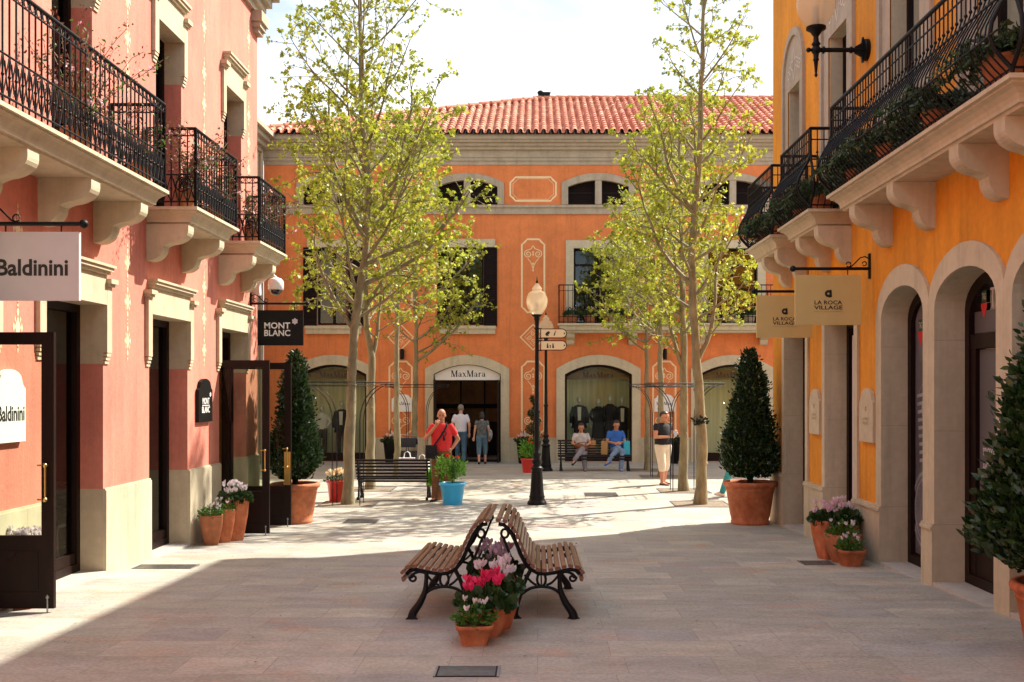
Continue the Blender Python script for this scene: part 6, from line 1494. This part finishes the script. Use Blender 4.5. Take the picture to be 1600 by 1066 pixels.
# seated base
SIT = dict(pelvis=(0, 0, .56), chest=(0, .03, .86), neck=(0, .0, 1.05), head=(0, -.05, 1.18), shL=(.17, .01, .99), shR=(-.17, .01, .99), hipL=(.09, 0, .50), hipR=(-.09, 0, .50), knL=(.11, -.44, .50), knR=(-.11, -.44, .50), anL=(.12, -.46, .08), anR=(-.12, -.46, .08),
           elL=(.24, -.05, .75), elR=(-.24, -.05, .75), wrL=(.06, -.24, .68), wrR=(-.06, -.24, .68), face=(0, -1, -.45), handL=(-.9, -.4, 0), handR=(.9, -.4, 0))
def S_(**k): d = dict(SIT); d.update(k); return d
M['stripe'] = cloth('striped_top', (.50, .47, .46), .25); M['greytr'] = cloth('grey_trousers', (.22, .21, .24), .15); M['tee_blue'] = cloth('blue_tee', (.03, .14, .50)); M['jeans_l'] = cloth('light_jeans', (.16, .24, .36), .2)
YS = 29.18
J = S_(knR=(-.02, -.43, .52), anR=(-.10, -.60, .20), toeR=(-.5, -.8, -.3), knL=(.06, -.42, .58), anL=(-.14, -.58, .33), toeL=(-.3, -.9, -.2))
J = S_(knL=(.05, -.43, .47), anL=(.09, -.44, .08), knR=(.02, -.42, .61), anR=(-.20, -.58, .34), toeR=(-.4, -.8, -.4))
def lapbag(m, j): m.sphere((.0, -.24, .66), .15, 12, 8, sc=(1.3, .7, .6), rot=Matrix.Rotation(.35, 3, 'Y')); m.tube([(-.14, -.2, .66), (-.1, -.28, .78), (.1, -.28, .80), (.14, -.2, .66)], .012, 5)
M['brownbag'] = cloth('brown_leather', (.19, .065, .02))
person('dark haired woman in striped top sitting with crossed legs on the bench', (X_at(908, YS), YS, GT-.02), 0, 1.0, J, M['skin_tan'], M['stripe'], M['greytr'], M['hair_d'], long_hair=True, extra=[('handbag', M['brownbag'], lapbag)])
J = S_(knL=(.10, -.42, .52), anL=(.05, -.50, .08), knR=(.0, -.40, .60), anR=(-.26, -.50, .30), toeR=(-.7, -.5, -.3), wrL=(.04, -.28, .72), wrR=(-.04, -.28, .72), neck=(0, -.05, 1.06), head=(0, -.12, 1.19), face=(0, -1, -.6))
def bluebag(m, j): m.box((.30, -.22, .52), (.20, .16, .34), rz=.3, top=.7)
M['trainer'] = mat('blue_trainer', (.04, .12, .40), .6)
person('man in blue T-shirt and jeans bent over his hands on the bench', (X_at(962, YS), YS, GT-.01), .1, 1.05, J, M['skin_tan'], M['tee_blue'], M['jeans_l'], M['hair_d'], shoe=M['trainer'], build=1.1)
for px, dx, c, lb in ((926, 0, (.46, .27, .12), 'plain tan paper carrier bag between the two seated people'), (945, 0, (.40, .24, .09), 'ochre carrier bag at the knee of the man in blue'), (979, 0, (.03, .42, .55), 'turquoise carrier bag beside the man in blue')):
    x = X_at(px, YS-.3); m = MB(); y_ = YS-(.0 if px == 926 else .24); m.box((x, y_, GT+.43+.19), (.21 if px == 926 else .18, .10, .38), rz=(.0 if px == 926 else .3 if px > 960 else -.3), top=.93)
    for s in (-1, 1): m.tube([(x-.04, y_+s*.03, GT+.80), (x-.03, y_+s*.03, GT+.87), (x+.03, y_+s*.03, GT+.87), (x+.04, y_+s*.03, GT+.80)], .005, 4)
    tag(m.build('carrier_bag', mat('bag_paper', c, .7, .08, 4)), lb, 'carrier bag', 'carrier bags on the people\'s bench')
# 6 woman standing with phone
M['top_k'] = cloth('black_top', (.010, .010, .012)); M['capri'] = cloth('cream_capris', (.70, .60, .46), .06)
J = P_(elL=(.20, -.08, 1.13), wrL=(.05, -.27, 1.20), handL=(-.2, -.8, .6), elR=(-.23, -.03, 1.13), wrR=(-.08, -.25, 1.14), handR=(.3, -.9, .3), face=(.0, -1, -.5), head=(0, -.03, 1.60), anL=(.12, .10, .075), knL=(.11, .03, .49), anR=(-.12, -.10, .075), knR=(-.11, -.08, .49))
def phone(m, j): m.box((-.01, -.34, 1.22), (.075, .012, .14))
M['sandal'] = mat('brown_sandal', (.06, .03, .02), .6)
wm = person('dark haired woman in black top and cream capris looking down at her phone', (X_at(1036, 24.6), 24.6, GT), radians(38), .985, J, M['skin_tan'], M['top_k'], M['capri'], M['hair_d'], legs=.30, sleeves=.35, build=1.12, shoe=M['sandal'], grip=(.6, .4), extra=[('phone', M['steel'], phone)])
wm.scale = (1.22, 1.2, 1)
# 7 walker behind the topiary
M['teal'] = cloth('teal_trousers', (.03, .28, .32)); M['orange_t'] = cloth('coral_top', (.62, .14, .05))
J = P_(knL=(.10, -.26, .53), anL=(.10, -.42, .10), toeL=(0, -1, .15), knR=(-.10, .06, .50), anR=(-.10, .36, .16), toeR=(0, -1, -.5), wrR=(-.22, -.25, 1.0), wrL=(.24, .2, .92))
person('person in teal trousers striding left behind the right-hand bay cone', (X_at(1159, 21.9), 21.9, GT), -pi/2, 1.0, J, M['skin_fair'], cloth('teal_top', (.05, .30, .33)), M['teal'], M['hair_r'], shoe=M['white'])
